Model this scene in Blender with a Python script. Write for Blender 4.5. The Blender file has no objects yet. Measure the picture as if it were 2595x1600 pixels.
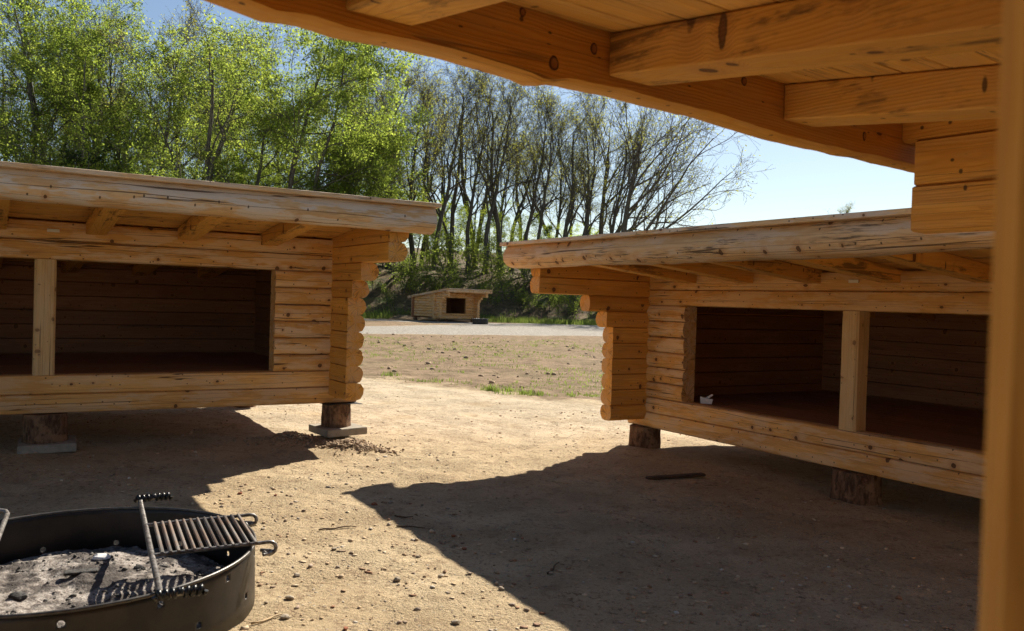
import bpy, bmesh, math, random
import numpy as np
from mathutils import Vector, Matrix

# ------------------------------------------------------------------ camera, world, sun
scene = bpy.context.scene
COL = scene.collection
R = math.radians
CAM_Z = 1.3085
F_PX, PITCH, ROLL = 2164.77 / 2595.0, R(-0.9297), R(1.7855)
SUN_AZ, SUN_EL = R(25.3), R(39.0)           # azimuth from +Y towards +X

cam_d = bpy.data.cameras.new('camera')
cam = bpy.data.objects.new('camera', cam_d); COL.objects.link(cam)
fw = Vector((0, math.cos(PITCH), math.sin(PITCH))); up = Vector((0, -math.sin(PITCH), math.cos(PITCH))); rt = Vector((1, 0, 0))
r2 = rt * math.cos(ROLL) + up * math.sin(ROLL); u2 = -rt * math.sin(ROLL) + up * math.cos(ROLL)
cam.matrix_world = Matrix(((r2.x, u2.x, -fw.x, 0), (r2.y, u2.y, -fw.y, 0), (r2.z, u2.z, -fw.z, CAM_Z), (0, 0, 0, 1)))
cam_d.sensor_fit = 'HORIZONTAL'; cam_d.sensor_width = 36.0; cam_d.lens = 36.0 * F_PX
cam_d.clip_start = 0.05; cam_d.clip_end = 2000
cam_d.dof.use_dof = True; cam_d.dof.focus_distance = 9.0; cam_d.dof.aperture_fstop = 7.0
scene.camera = cam

world = bpy.data.worlds.new('World'); scene.world = world; world.use_nodes = True
wn = world.node_tree; wn.nodes.clear()
sky = wn.nodes.new('ShaderNodeTexSky'); sky.sky_type = 'NISHITA'; sky.sun_disc = False
sky.sun_elevation = SUN_EL; sky.sun_rotation = SUN_AZ
sky.altitude = 0; sky.air_density = 1.0; sky.dust_density = 0.35; sky.ozone_density = 1.0
bg = wn.nodes.new('ShaderNodeBackground'); bg.inputs[1].default_value = 0.050
wo = wn.nodes.new('ShaderNodeOutputWorld')
wn.links.new(sky.outputs[0], bg.inputs[0]); wn.links.new(bg.outputs[0], wo.inputs[0])

sun_d = bpy.data.lights.new('sun', 'SUN'); sun_d.energy = 5.0; sun_d.angle = R(0.53); sun_d.color = (1.0, 0.93, 0.80)
sun = bpy.data.objects.new('sun', sun_d); COL.objects.link(sun)
sd = Vector((math.sin(SUN_AZ) * math.cos(SUN_EL), math.cos(SUN_AZ) * math.cos(SUN_EL), math.sin(SUN_EL)))
sun.rotation_euler = sd.to_track_quat('Z', 'Y').to_euler(); sun.location = (0, 0, 30)

scene.view_settings.view_transform = 'Standard'; scene.view_settings.look = 'None'
scene.view_settings.exposure = 1.15; scene.view_settings.gamma = 1.0; scene.view_settings.use_curve_mapping = False
cy = scene.cycles
cy.max_bounces = 7; cy.diffuse_bounces = 5; cy.glossy_bounces = 2; cy.transmission_bounces = 5; cy.transparent_max_bounces = 8
cy.use_denoising = True; cy.use_adaptive_sampling = True; cy.adaptive_threshold = 0.012; cy.adaptive_min_samples = 16
try:
    cy.denoiser = 'OPENIMAGEDENOISE'; cy.denoising_input_passes = 'RGB_ALBEDO_NORMAL'
except Exception:
    pass
cy.sample_clamp_indirect = 6.0

rng = np.random.default_rng(11)
random.seed(5)

# ------------------------------------------------------------------ object helpers
def tag(o, label=None, cat=None, group=None, kind=None):
    if label: o['label'] = label
    if cat: o['category'] = cat
    if group: o['group'] = group
    if kind: o['kind'] = kind
    return o

def empty(name, loc=(0, 0, 0), rz=0.0):
    o = bpy.data.objects.new(name, None); COL.objects.link(o)
    o.location = loc; o.rotation_euler = (0, 0, rz); o.empty_display_size = 0.2
    return o

def link_mesh(name, me, mat=None, parent=None, loc=None, rot=None):
    o = bpy.data.objects.new(name, me); COL.objects.link(o)
    if mat is not None and len(me.materials) == 0: me.materials.append(mat)
    if parent is not None: o.parent = parent
    if loc is not None: o.location = loc
    if rot is not None: o.rotation_euler = rot
    return o

def np_mesh(name, verts, faces, smooth=False, gc=None, sharp=None):
    """verts (n,3) array; faces list of tuples, or (m,k) array"""
    me = bpy.data.meshes.new(name)
    verts = np.asarray(verts, dtype=np.float32)
    if isinstance(faces, np.ndarray):
        m, k = faces.shape
        me.vertices.add(len(verts)); me.vertices.foreach_set('co', verts.ravel())
        me.loops.add(m * k); me.loops.foreach_set('vertex_index', faces.astype(np.int32).ravel())
        me.polygons.add(m); me.polygons.foreach_set('loop_start', np.arange(0, m * k, k, dtype=np.int32))
        me.polygons.foreach_set('loop_total', np.full(m, k, dtype=np.int32))
        me.update(calc_edges=True)
    else:
        me.from_pydata([tuple(map(float, v)) for v in verts], [], faces)
    if gc is not None:
        a = me.attributes.new('gc', 'FLOAT_VECTOR', 'POINT')
        a.data.foreach_set('vector', np.asarray(gc, dtype=np.float32).ravel())
    if smooth:
        me.polygons.foreach_set('use_smooth', np.ones(len(me.polygons), dtype=bool))
        if sharp is not None: me.set_sharp_from_angle(angle=sharp)
    return me

def copy_tree(o, parent=None, loc=None, rz=None, skip=()):
    c = o.copy(); COL.objects.link(c); c.parent = parent
    if loc is not None: c.location = loc
    if rz is not None: c.rotation_euler = (0, 0, rz)
    for ch in list(o.children):
        if ch.name.split('.')[0] in skip: continue
        copy_tree(ch, c)
    return c

def sm(a, b, x):
    t = np.clip((x - a) / (b - a), 0, 1); return t * t * (3 - 2 * t)

# ------------------------------------------------------------------ noise for terrain
def vnoise(x, y, seed=0):
    xi = np.floor(x).astype(np.int64); yi = np.floor(y).astype(np.int64); xf = x - xi; yf = y - yi
    def h(a, b):
        n = (a * 374761393 + b * 668265263 + seed * 1274126177) & 0x7fffffff
        n = (n ^ (n >> 13)) * 1274126177 & 0x7fffffff
        return ((n ^ (n >> 16)) & 0xffff) / 65535.0
    u = xf * xf * (3 - 2 * xf); v = yf * yf * (3 - 2 * yf)
    return (h(xi, yi) * (1 - u) + h(xi + 1, yi) * u) * (1 - v) + (h(xi, yi + 1) * (1 - u) + h(xi + 1, yi + 1) * u) * v

def fbm(x, y, seed=0, o=4):
    s = 0; a = 0.5
    for i in range(o):
        s = s + a * (vnoise(x, y, seed + i) - 0.5); x = x * 2.03; y = y * 2.03; a *= 0.5
    return s

def ground_base(x, y):
    zp = -0.0219 * np.clip(x, -10, 10) - 0.0084 * y
    w = sm(12, 30, y)
    z = (1 - w) * zp + w * (-0.11 + (np.minimum(y, 60) - 13) * 0.0042)
    edge = 53.5 + 1.5 * np.sin(x * 0.23) + np.maximum(0, x - 4) * 0.15
    hgt = 3.0 - 1.3 * sm(2, 16, x) + 0.8 * sm(-4, -22, x)
    z = z + sm(0, 10, y - edge) * hgt + np.clip(y - edge - 10, 0, 120) * 0.07
    return z

MOUNDS = [(-1.58, 7.85, 0.05, 0.4), (-1.98, 7.72, 0.06, 0.2), (-1.38, 7.50, 0.05, 0.2), (-3.65, 6.6, 0.03, 0.35), (1.05, 8.35, 0.02, 0.25), (1.75, 8.9, 0.03, 0.3)]
_fr = np.random.default_rng(404); FEET = []
for (ax0, ay0, ax1, ay1) in ((-0.6, 12.0, -0.7, 5.0), (-0.2, 11.0, -1.0, 5.6), (0.5, 10.5, -0.4, 4.2), (-0.9, 6.5, 0.9, 5.2), (-0.3, 8.5, 0.9, 7.0), (-1.0, 5.0, 0.6, 3.6)):
    L_ = math.hypot(ax1 - ax0, ay1 - ay0); n_ = int(L_ / 0.36); an = math.atan2(ay1 - ay0, ax1 - ax0)
    for k in range(n_):
        t = (k + 0.5) / n_; sd_ = 0.09 if k % 2 else -0.09
        FEET.append((ax0 + (ax1 - ax0) * t - math.sin(an) * sd_ + _fr.normal(0, .04), ay0 + (ay1 - ay0) * t + math.cos(an) * sd_ + _fr.normal(0, .04), an + _fr.normal(0, .15), _fr.uniform(.006, .013)))
def feet_z(x, y):
    z = np.zeros_like(x)
    for fx_, fy_, fa_, d_ in FEET:
        m = (np.abs(x - fx_) < 0.4) & (np.abs(y - fy_) < 0.4)
        if not m.any(): continue
        dx, dy = x[m] - fx_, y[m] - fy_; u = dx * math.cos(fa_) + dy * math.sin(fa_); v = -dx * math.sin(fa_) + dy * math.cos(fa_)
        q = (u / 0.14) ** 2 + (v / 0.055) ** 2
        z[m] += d_ * (-np.exp(-q ** 2) + 0.55 * np.exp(-(q - 1.9) ** 2 * 1.5))
    return z
def ground_z(x, y, fine=True):
    x = np.asarray(x, dtype=float); y = np.asarray(y, dtype=float)
    z = ground_base(x, y)
    for mx, my, mh, mr in MOUNDS: z = z + mh * np.exp(-((x - mx) ** 2 + (y - my) ** 2) / (2 * (mr * 0.6) ** 2))
    near = 1 - sm(10, 16, y)
    field = sm(0, 1.2, y - (13.0 - 0.63 * (x + 0.1))) * (1 - sm(32, 36, y - x))
    bank = sm(53, 56, y)
    z = z + fbm(x * 1.1, y * 1.1, 3, 3) * 0.035 * near + fbm(x * 0.9, y * 0.9, 31, 4) * 0.10 * field + fbm(x * 0.5, y * 0.5, 47, 4) * 0.9 * bank
    if fine:
        z = z + feet_z(x, y) + (fbm(x * 9, y * 9, 7, 3) * 0.016 + fbm(x * 3.3, y * 3.3, 17, 2) * 0.022) * (1 - sm(9, 14, y))
    return z

def gz(x, y): return float(ground_z(np.array([x]), np.array([y]))[0])

# ------------------------------------------------------------------ materials
class NT:
    def __init__(self, name):
        self.m = bpy.data.materials.new(name); self.m.use_nodes = True
        self.t = self.m.node_tree; self.t.nodes.clear()
        self.out = self.n('ShaderNodeOutputMaterial')
    def n(self, typ, **kw):
        nd = self.t.nodes.new(typ)
        for k, v in kw.items(): setattr(nd, k, v)
        return nd
    def put(self, sock, v):
        if isinstance(v, bpy.types.NodeSocket): self.t.links.new(v, sock)
        elif v is not None: sock.default_value = v
    def math(self, op, a, b=None, c=None, clamp=False):
        nd = self.n('ShaderNodeMath', operation=op, use_clamp=clamp)
        self.put(nd.inputs[0], a); self.put(nd.inputs[1], b)
        if c is not None: self.put(nd.inputs[2], c)
        return nd.outputs[0]
    def vec(self, x, y, z):
        nd = self.n('ShaderNodeCombineXYZ')
        self.put(nd.inputs[0], x); self.put(nd.inputs[1], y); self.put(nd.inputs[2], z); return nd.outputs[0]
    def noise(self, v, scale=1.0, detail=3.0, rough=0.55, col=False, dist=0.0):
        nd = self.n('ShaderNodeTexNoise'); self.put(nd.inputs['Vector'], v)
        nd.inputs['Scale'].default_value = scale; nd.inputs['Detail'].default_value = detail; nd.inputs['Roughness'].default_value = rough
        nd.inputs['Distortion'].default_value = dist
        return nd.outputs['Color' if col else 'Fac']
    def step(self, v, a, b):       # smooth 0..1 between a and b
        nd = self.n('ShaderNodeMapRange', interpolation_type='SMOOTHSTEP')
        self.put(nd.inputs[0], v); self.put(nd.inputs[1], a); self.put(nd.inputs[2], b)
        nd.inputs[3].default_value = 0; nd.inputs[4].default_value = 1
        return nd.outputs[0]
    def mix(self, f, a, b, mode='MIX'):
        nd = self.n('ShaderNodeMix', data_type='RGBA', blend_type=mode)
        self.put(nd.inputs[0], f)
        for s, v in ((nd.inputs[6], a), (nd.inputs[7], b)):
            if isinstance(v, tuple): v = (v[0], v[1], v[2], 1.0)
            self.put(s, v)
        return nd.outputs[2]
    def bsdf(self, col, rough=0.8, bump=None, bstr=0.3, bdist=0.01, spec=0.3, metal=0.0):
        b = self.n('ShaderNodeBsdfPrincipled')
        if isinstance(col, tuple): col = (col[0], col[1], col[2], 1.0)
        self.put(b.inputs['Base Color'], col); self.put(b.inputs['Roughness'], rough)
        b.inputs['Specular IOR Level'].default_value = spec; b.inputs['Metallic'].default_value = metal
        if bump is not None:
            bp = self.n('ShaderNodeBump'); bp.inputs['Strength'].default_value = bstr; bp.inputs['Distance'].default_value = bdist
            self.put(bp.inputs['Height'], bump); self.t.links.new(bp.outputs[0], b.inputs['Normal'])
        return b.outputs[0]
    def done(self, sh):
        self.t.links.new(sh, self.out.inputs[0]); return self.m

def wood(name, base=(0.50, 0.27, 0.105), late=(0.36, 0.165, 0.055), grey=0.25, greycol=(0.42, 0.335, 0.25), mold=0.15, knots=1.0, crack=1.0, stain=0.2, blot=0.0):
    g = NT(name)
    at = g.n('ShaderNodeAttribute', attribute_name='gc'); sp = g.n('ShaderNodeSeparateXYZ'); g.t.links.new(at.outputs['Vector'], sp.inputs[0])
    rnd = g.n('ShaderNodeObjectInfo').outputs['Random']
    ra = g.math('FRACT', g.math('MULTIPLY', rnd, 17.31)); rb = g.math('FRACT', g.math('MULTIPLY', rnd, 53.77)); rc = g.math('FRACT', g.math('MULTIPLY', rnd, 131.9))
    X = g.math('ADD', sp.outputs[0], g.math('MULTIPLY', rnd, 60.0))
    Y = g.math('ADD', sp.outputs[1], g.math('MULTIPLY_ADD', ra, 0.05, -0.025))
    Z = g.math('ADD', sp.outputs[2], g.math('MULTIPLY_ADD', rb, 0.05, -0.025))
    d1 = g.noise(g.vec(g.math('MULTIPLY', X, 2.2), g.math('MULTIPLY', Y, 7), g.math('MULTIPLY', Z, 7)), 1, 3)
    th = g.math('ARCTAN2', Z, Y)
    side = g.math('SUBTRACT', 1.0, g.n('ShaderNodeAttribute', attribute_name='cap').outputs['Fac'])
    # knots in cylindrical coordinates around the pith
    kv = g.n('ShaderNodeTexVoronoi', voronoi_dimensions='2D', feature='F1')
    g.t.links.new(g.vec(X, g.math('MULTIPLY', th, 0.085), 0.0), kv.inputs['Vector']); kv.inputs['Scale'].default_value = 4.6
    ks = g.n('ShaderNodeSeparateColor'); g.t.links.new(kv.outputs['Color'], ks.inputs[0])
    wob = g.noise(g.vec(g.math('MULTIPLY', X, 40), g.math('MULTIPLY', Y, 40), g.math('MULTIPLY', Z, 40)), 1, 2)
    dk = g.math('ADD', kv.outputs['Distance'], g.math('MULTIPLY_ADD', wob, 0.05, -0.025))
    size = g.math('MULTIPLY_ADD', ks.outputs[0], 0.060, 0.040)
    kon = g.math('MULTIPLY', g.math('MULTIPLY', g.math('GREATER_THAN', ks.outputs[1], 0.35), knots), side)
    knot = g.math('MULTIPLY', g.step(dk, g.math('MULTIPLY', size, 1.05), g.math('MULTIPLY', size, 0.8)), kon)
    kcore = g.math('MULTIPLY', g.step(dk, g.math('MULTIPLY', size, 0.62), g.math('MULTIPLY', size, 0.45)), kon)
    halo = g.math('MULTIPLY', g.step(dk, g.math('MULTIPLY', size, 3.2), size), kon)
    r = g.math('SQRT', g.math('ADD', g.math('MULTIPLY', Y, Y), g.math('MULTIPLY', Z, Z)))
    rr = g.math('ADD', g.math('ADD', r, g.math('MULTIPLY_ADD', d1, 0.034, -0.017)), g.math('MULTIPLY', halo, 0.012))
    ring = g.math('POWER', g.math('MULTIPLY_ADD', g.math('SINE', g.math('MULTIPLY', rr, 800.0)), 0.5, 0.5), 2.2)
    streak = g.noise(g.vec(g.math('MULTIPLY', X, 2.0), g.math('MULTIPLY', Y, 90), g.math('MULTIPLY', Z, 90)), 1, 4, 0.62)
    big = g.noise(g.vec(g.math('MULTIPLY', X, 1.3), g.math('MULTIPLY', Y, 9), g.math('MULTIPLY', Z, 9)), 1, 4, 0.6)
    big2 = g.noise(g.vec(g.math('MULTIPLY', X, 2.7), g.math('MULTIPLY', Y, 13), g.math('MULTIPLY', Z, 13)), 1.0, 4, 0.65)
    fac = g.math('ADD', g.math('MULTIPLY', ring, 0.42), g.math('MULTIPLY', g.step(streak, 0.35, 0.75), 0.5), clamp=True)
    c = g.mix(fac, base, late)
    # tone per piece
    c = g.mix(g.math('MULTIPLY', rc, 0.45), c, tuple(v * 0.72 for v in late))
    c = g.mix(g.math('MULTIPLY', g.step(big, 0.46, 0.56), stain), c, tuple(v * 0.8 for v in late))
    c = g.mix(g.math('MULTIPLY', g.math('MULTIPLY', g.step(big2, 0.44, 0.56), grey), g.math('MULTIPLY_ADD', ra, 0.9, 0.55), clamp=True), c, greycol)
    # dark weather streaks and specks
    ms = g.noise(g.vec(g.math('MULTIPLY', X, 7), g.math('MULTIPLY', Y, 120), g.math('MULTIPLY', Z, 120)), 1, 3, 0.6)
    mp = g.noise(g.vec(g.math('MULTIPLY', X, 1.7), g.math('MULTIPLY', Y, 10), g.math('MULTIPLY', Z, 10)), 1, 3, 0.6)
    mm = g.math('MULTIPLY', g.math('MULTIPLY', g.math('MULTIPLY', g.step(ms, 0.49, 0.60), g.step(mp, 0.47, 0.62)), mold), side)
    c = g.mix(g.math('MULTIPLY', mm, g.math('MULTIPLY_ADD', rb, 0.9, 0.25)), c, (0.055, 0.040, 0.030))
    if blot:
        bn = g.noise(g.vec(g.math('MULTIPLY', X, 2.4), g.math('MULTIPLY', Y, 8), g.math('MULTIPLY', Z, 8)), 1, 5, 0.7)
        c = g.mix(g.math('MULTIPLY', g.math('MULTIPLY', g.step(bn, 0.53, 0.62), g.step(streak, 0.3, 0.6)), blot), c, (0.085, 0.045, 0.02))
    c = g.mix(g.math('MULTIPLY', halo, 0.35), c, (0.40, 0.17, 0.05))
    c = g.mix(g.math('MULTIPLY', knot, 0.9), c, (0.075, 0.032, 0.014))
    c = g.mix(g.math('MULTIPLY', kcore, 0.5), c, (0.20, 0.08, 0.03))
    sv = g.n('ShaderNodeTexVoronoi', voronoi_dimensions='2D', feature='F1')
    g.t.links.new(g.vec(X, g.math('MULTIPLY', th, 0.085), 0.0), sv.inputs['Vector']); sv.inputs['Scale'].default_value = 9.5
    sk = g.n('ShaderNodeSeparateColor'); g.t.links.new(sv.outputs['Color'], sk.inputs[0])
    spk = g.math('MULTIPLY', g.math('MULTIPLY', g.step(sv.outputs['Distance'], 0.075, 0.04), g.math('GREATER_THAN', sk.outputs[1], 0.55)), g.math('MULTIPLY', side, knots))
    c = g.mix(g.math('MULTIPLY', spk, 0.85), c, (0.05, 0.026, 0.014))
    cn = g.noise(g.vec(g.math('MULTIPLY', X, 0.22), g.math('MULTIPLY', th, 1.9), g.math('MULTIPLY', rnd, 30.0)), 1.0, 2, 0.35)
    ca = g.math('ABSOLUTE', g.math('SUBTRACT', cn, 0.5))
    ck = g.math('MULTIPLY', g.math('MULTIPLY', g.step(ca, 0.0085, 0.003), crack), side)
    c = g.mix(g.math('MULTIPLY', ck, 0.85), c, (0.06, 0.03, 0.015))
    capm = g.math('SUBTRACT', 1.0, side)
    rad = g.math('ABSOLUTE', g.math('SUBTRACT', g.noise(g.vec(g.math('MULTIPLY', th, 1.6), g.math('MULTIPLY', rnd, 40.0), g.math('MULTIPLY', r, 3.0)), 1.0, 2, 0.4), 0.5))
    c = g.mix(g.math('MULTIPLY', g.math('MULTIPLY', g.step(rad, 0.028, 0.008), capm), 0.65), c, (0.16, 0.07, 0.025))
    c = g.mix(g.math('MULTIPLY', g.math('MULTIPLY', g.step(g.math('SINE', g.math('MULTIPLY', rr, 420.0)), 0.0, 0.9), capm), 0.30), c, (0.42, 0.19, 0.05))
    c = g.mix(g.math('MULTIPLY', g.math('MULTIPLY', g.step(mp, 0.45, 0.6), capm), 0.45), c, (0.55, 0.36, 0.20))
    h = g.math('SUBTRACT', g.math('ADD', g.math('MULTIPLY', streak, 0.35), g.math('MULTIPLY', ring, 0.25)), g.math('ADD', g.math('MULTIPLY', ck, 1.6), g.math('MULTIPLY', kcore, 0.4)))
    rg = g.math('MULTIPLY_ADD', streak, 0.2, 0.58)
    return g.done(g.bsdf(c, rg, h, 0.55, 0.004, spec=0.28))

M_PALE = wood('pine_weathered', base=(0.76, 0.52, 0.27), late=(0.58, 0.34, 0.15), grey=0.8, greycol=(0.60, 0.50, 0.40), mold=0.8, stain=0.5)
M_FRONT = wood('pine_front', base=(0.79, 0.46, 0.155), late=(0.62, 0.31, 0.09), grey=0.50, greycol=(0.67, 0.51, 0.35), mold=0.25, stain=0.5)
M_FRESH = wood('pine_fresh', base=(0.78, 0.41, 0.085), late=(0.60, 0.265, 0.042), grey=0.10, mold=0.10, stain=0.3, crack=0.5)
M_BOARD = wood('pine_board', base=(0.80, 0.45, 0.115), late=(0.64, 0.31, 0.062), grey=0.10, mold=0.9, stain=0.3, crack=0.2, knots=0.8)
M_RAFTER = wood('pine_rafter', base=(0.80, 0.44, 0.10), late=(0.62, 0.285, 0.05), grey=0.08, mold=0.2, stain=0.3, crack=0.5, blot=0.75)
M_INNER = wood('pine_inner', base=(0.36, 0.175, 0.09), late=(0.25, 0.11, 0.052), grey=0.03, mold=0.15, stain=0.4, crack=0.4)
M_POST = wood('pine_post', base=(0.72, 0.50, 0.25), late=(0.58, 0.36, 0.15), grey=0.30, greycol=(0.55, 0.45, 0.30), mold=0.15, stain=0.25, crack=0.8, knots=0.6)

M_NPOST = wood('pine_near_post', base=(0.74, 0.42, 0.11), late=(0.56, 0.27, 0.055), grey=0.1, mold=0.1, stain=0.35, crack=0.4, knots=0.0)

def mat_ground():
    g = NT('sandy_ground')
    tc = g.n('ShaderNodeNewGeometry').outputs['Position']
    za = g.n('ShaderNodeAttribute', attribute_name='zone'); zs = g.n('ShaderNodeSeparateColor'); g.t.links.new(za.outputs['Color'], zs.inputs[0])
    edge = g.math('MULTIPLY_ADD', g.noise(tc, 1.1, 6, 0.7), 1.5, -0.75)
    def zone(i): return g.step(g.math('ADD', zs.outputs[i], edge), 0.38, 0.62)
    field, road, wood_ = zone(0), zone(1), zone(2)
    grass = g.step(g.math('ADD', za.outputs['Alpha'], g.math('MULTIPLY', edge, 1.2)), 0.4, 0.65)
    n1 = g.noise(tc, 0.9, 5, 0.6); n2 = g.noise(tc, 7.0, 6, 0.68); n3 = g.noise(tc, 55.0, 4, 0.7); n4 = g.noise(tc, 190.0, 3, 0.7)
    c = g.mix(g.step(n1, 0.35, 0.65), (0.425, 0.316, 0.188), (0.505, 0.392, 0.245))
    pth = g.math('MULTIPLY', g.step(g.n('ShaderNodeAttribute', attribute_name='path').outputs['Fac'], 0.1, 0.9), g.step(g.noise(tc, 1.7, 4, 0.6), 0.25, 0.5))
    c = g.mix(g.math('MULTIPLY', pth, 0.85), c, (0.545, 0.45, 0.32))
    c = g.mix(g.math('MULTIPLY', g.step(n2, 0.50, 0.70), 0.6), c, (0.265, 0.178, 0.105))
    c = g.mix(g.math('MULTIPLY', g.step(n3, 0.54, 0.72), 0.75), c, (0.17, 0.105, 0.055))
    c = g.mix(g.math('MULTIPLY', g.step(n3, 0.44, 0.30), 0.6), c, (0.60, 0.485, 0.34))
    c = g.mix(g.math('MULTIPLY', g.step(n4, 0.56, 0.66), 0.55), c, (0.115, 0.072, 0.04))
    n5 = g.noise(tc, 24.0, 5, 0.75); n6 = g.noise(tc, 3.0, 4, 0.65)
    c = g.mix(g.math('MULTIPLY', g.math('MULTIPLY', g.step(n5, 0.53, 0.64), g.step(n6, 0.40, 0.62)), 0.8), c, (0.15, 0.096, 0.055))
    vo = g.n('ShaderNodeTexVoronoi', feature='F1'); g.t.links.new(tc, vo.inputs['Vector']); vo.inputs['Scale'].default_value = 42
    vs = g.n('ShaderNodeSeparateColor'); g.t.links.new(vo.outputs['Color'], vs.inputs[0])
    peb = g.math('MULTIPLY', g.step(vo.outputs['Distance'], 0.33, 0.24), g.step(vs.outputs[0], 0.80, 0.84))
    pc = g.mix(vs.outputs[1], (0.46, 0.40, 0.31), (0.22, 0.15, 0.10))
    c = g.mix(g.math('MULTIPLY', peb, 0.85), c, pc)
    # field soil
    fc = g.mix(g.step(g.noise(tc, 3.1, 6, 0.72), 0.35, 0.68), (0.29, 0.20, 0.122), (0.155, 0.102, 0.060))
    fc = g.mix(g.math('MULTIPLY', g.step(g.noise(tc, 16.0, 4, 0.7), 0.52, 0.68), 0.7), fc, (0.12, 0.085, 0.045))
    gp = g.math('MULTIPLY', g.step(g.noise(tc, 0.55, 4, 0.65), 0.42, 0.62), g.step(g.noise(tc, 11.0, 4, 0.7), 0.44, 0.62))
    fc = g.mix(g.math('MULTIPLY', gp, 0.38), fc, (0.125, 0.13, 0.045))
    c = g.mix(field, c, fc)
    rc = g.mix(g.step(g.noise(tc, 9.0, 5, 0.75), 0.35, 0.65), (0.22, 0.195, 0.165), (0.38, 0.345, 0.30))
    c = g.mix(road, c, rc)
    gc_ = g.mix(g.step(g.noise(tc, 6.0, 5, 0.7), 0.35, 0.65), (0.055, 0.085, 0.022), (0.12, 0.15, 0.045))
    c = g.mix(grass, c, gc_)
    wc = g.mix(g.step(g.noise(tc, 1.6, 6, 0.75), 0.35, 0.65), (0.060, 0.045, 0.028), (0.17, 0.115, 0.06))
    wc = g.mix(g.step(g.noise(tc, 0.6, 5, 0.7), 0.50, 0.64), wc, (0.07, 0.09, 0.025))
    c = g.mix(wood_, c, wc)
    pm = g.math('MULTIPLY_ADD', g.step(g.noise(tc, 1.9, 5, 0.7), 0.38, 0.62), 1.0, 0.12)
    h = g.math('ADD', g.math('ADD', g.math('MULTIPLY', n2, 0.55), g.math('MULTIPLY', g.math('MULTIPLY', n3, pm), 1.3)), g.math('ADD', g.math('MULTIPLY', n4, 0.35), g.math('MULTIPLY', peb, 0.35)))
    return g.done(g.bsdf(c, 0.95, h, 0.9, 0.03, spec=0.12))
M_GROUND = mat_ground()

def mat_plain(name, col, rough=0.8, var=0.25, scale=20.0, bump=0.3, bdist=0.005, spec=0.3, metal=0.0, col2=None, objvar=0.0):
    g = NT(name); tc = g.n('ShaderNodeTexCoord').outputs['Object']
    n = g.noise(tc, scale, 5, 0.65)
    c2 = col2 or tuple(v * (1 - var) for v in col)
    c = g.mix(g.step(n, 0.35, 0.65), col, c2)
    if objvar:
        rn = g.n('ShaderNodeObjectInfo').outputs['Random']
        c = g.mix(g.math('MULTIPLY', rn, objvar), c, tuple(v * 0.3 for v in col))
    return g.done(g.bsdf(c, rough, n, bump, bdist, spec, metal))

M_STEEL = mat_plain('black_steel', (0.016, 0.015, 0.015), 0.42, 0.4, 7, 0.12, 0.002, 0.5, 0.4, col2=(0.036, 0.028, 0.023))
M_ROD = mat_plain('grate_steel', (0.24, 0.225, 0.21), 0.42, 0.4, 45, 0.25, 0.001, 0.5, 0.45, col2=(0.06, 0.05, 0.045))
M_RUST = mat_plain('grate_bar_steel', (0.15, 0.14, 0.13), 0.45, 0.4, 9, 0.3, 0.001, 0.5, 0.4, col2=(0.17, 0.115, 0.085))
M_COIL = mat_plain('coil_steel', (0.030, 0.030, 0.030), 0.3, 0.3, 30, 0.1, 0.001, 0.5, 0.7)
M_RIM = mat_plain('worn_rim_steel', (0.10, 0.09, 0.08), 0.4, 0.4, 30, 0.2, 0.001, 0.5, 0.5)
M_SLAB = mat_plain('concrete_slab', (0.33, 0.285, 0.225), 0.9, 0.25, 14, 0.3, 0.003)
M_MEMB = mat_plain('black_membrane', (0.02, 0.02, 0.022), 0.6, 0.2, 10, 0.2)
M_FELT = mat_plain('roof_felt', (0.05, 0.05, 0.05), 0.95, 0.2, 40, 0.4)
M_PLATE = mat_plain('pale_plate', (0.62, 0.58, 0.50), 0.5, 0.08, 30, 0.05)
M_PAPER = mat_plain('white_paper', (0.70, 0.68, 0.67), 0.8, 0.06, 12, 0.2)
M_CHAR = mat_plain('charcoal', (0.022, 0.020, 0.019), 0.85, 0.5, 60, 0.8, 0.006, col2=(0.075, 0.07, 0.065))
M_DARKPLANK = mat_plain('wet_plank', (0.075, 0.040, 0.024), 0.75, 0.35, 30, 0.5)
M_STONE = mat_plain('stone', (0.42, 0.34, 0.245), 0.85, 0.3, 25, 0.4, 0.004, objvar=0.5)
M_BRICK = mat_plain('brick_stone', (0.30, 0.105, 0.05), 0.9, 0.3, 30, 0.4, 0.004, objvar=0.25)
M_CHIP = mat_plain('wood_chip', (0.52, 0.38, 0.22), 0.85, 0.25, 30, 0.3, objvar=0.35)
M_TWIG = mat_plain('dead_twig', (0.12, 0.075, 0.045), 0.9, 0.3, 30, 0.3)
M_CINDER = mat_plain('cinder', (0.035, 0.032, 0.030), 0.9, 0.5, 60, 0.6, 0.004, col2=(0.16, 0.145, 0.13))
M_SOIL = mat_plain('dug_soil', (0.42, 0.30, 0.19), 0.95, 0.4, 35, 0.6, 0.01)

def mat_pebbles():
    g = NT('mixed_pebbles'); at = g.n('ShaderNodeAttribute', attribute_name='tint').outputs['Fac']
    cr = g.n('ShaderNodeValToRGB'); g.t.links.new(at, cr.inputs[0])
    el = cr.color_ramp.elements; el[0].position = 0; el[0].color = (0.52, 0.41, 0.28, 1); el[1].position = 1; el[1].color = (0.50, 0.45, 0.38, 1)
    for p, c in ((0.3, (0.40, 0.28, 0.165, 1)), (0.5, (0.27, 0.175, 0.10, 1)), (0.62, (0.26, 0.13, 0.07, 1)), (0.75, (0.33, 0.27, 0.21, 1)), (0.9, (0.20, 0.135, 0.085, 1))):
        e = el.new(p); e.color = c
    return g.done(g.bsdf(cr.outputs[0], 0.85, spec=0.25))
M_PEBBLES = mat_pebbles()

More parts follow.
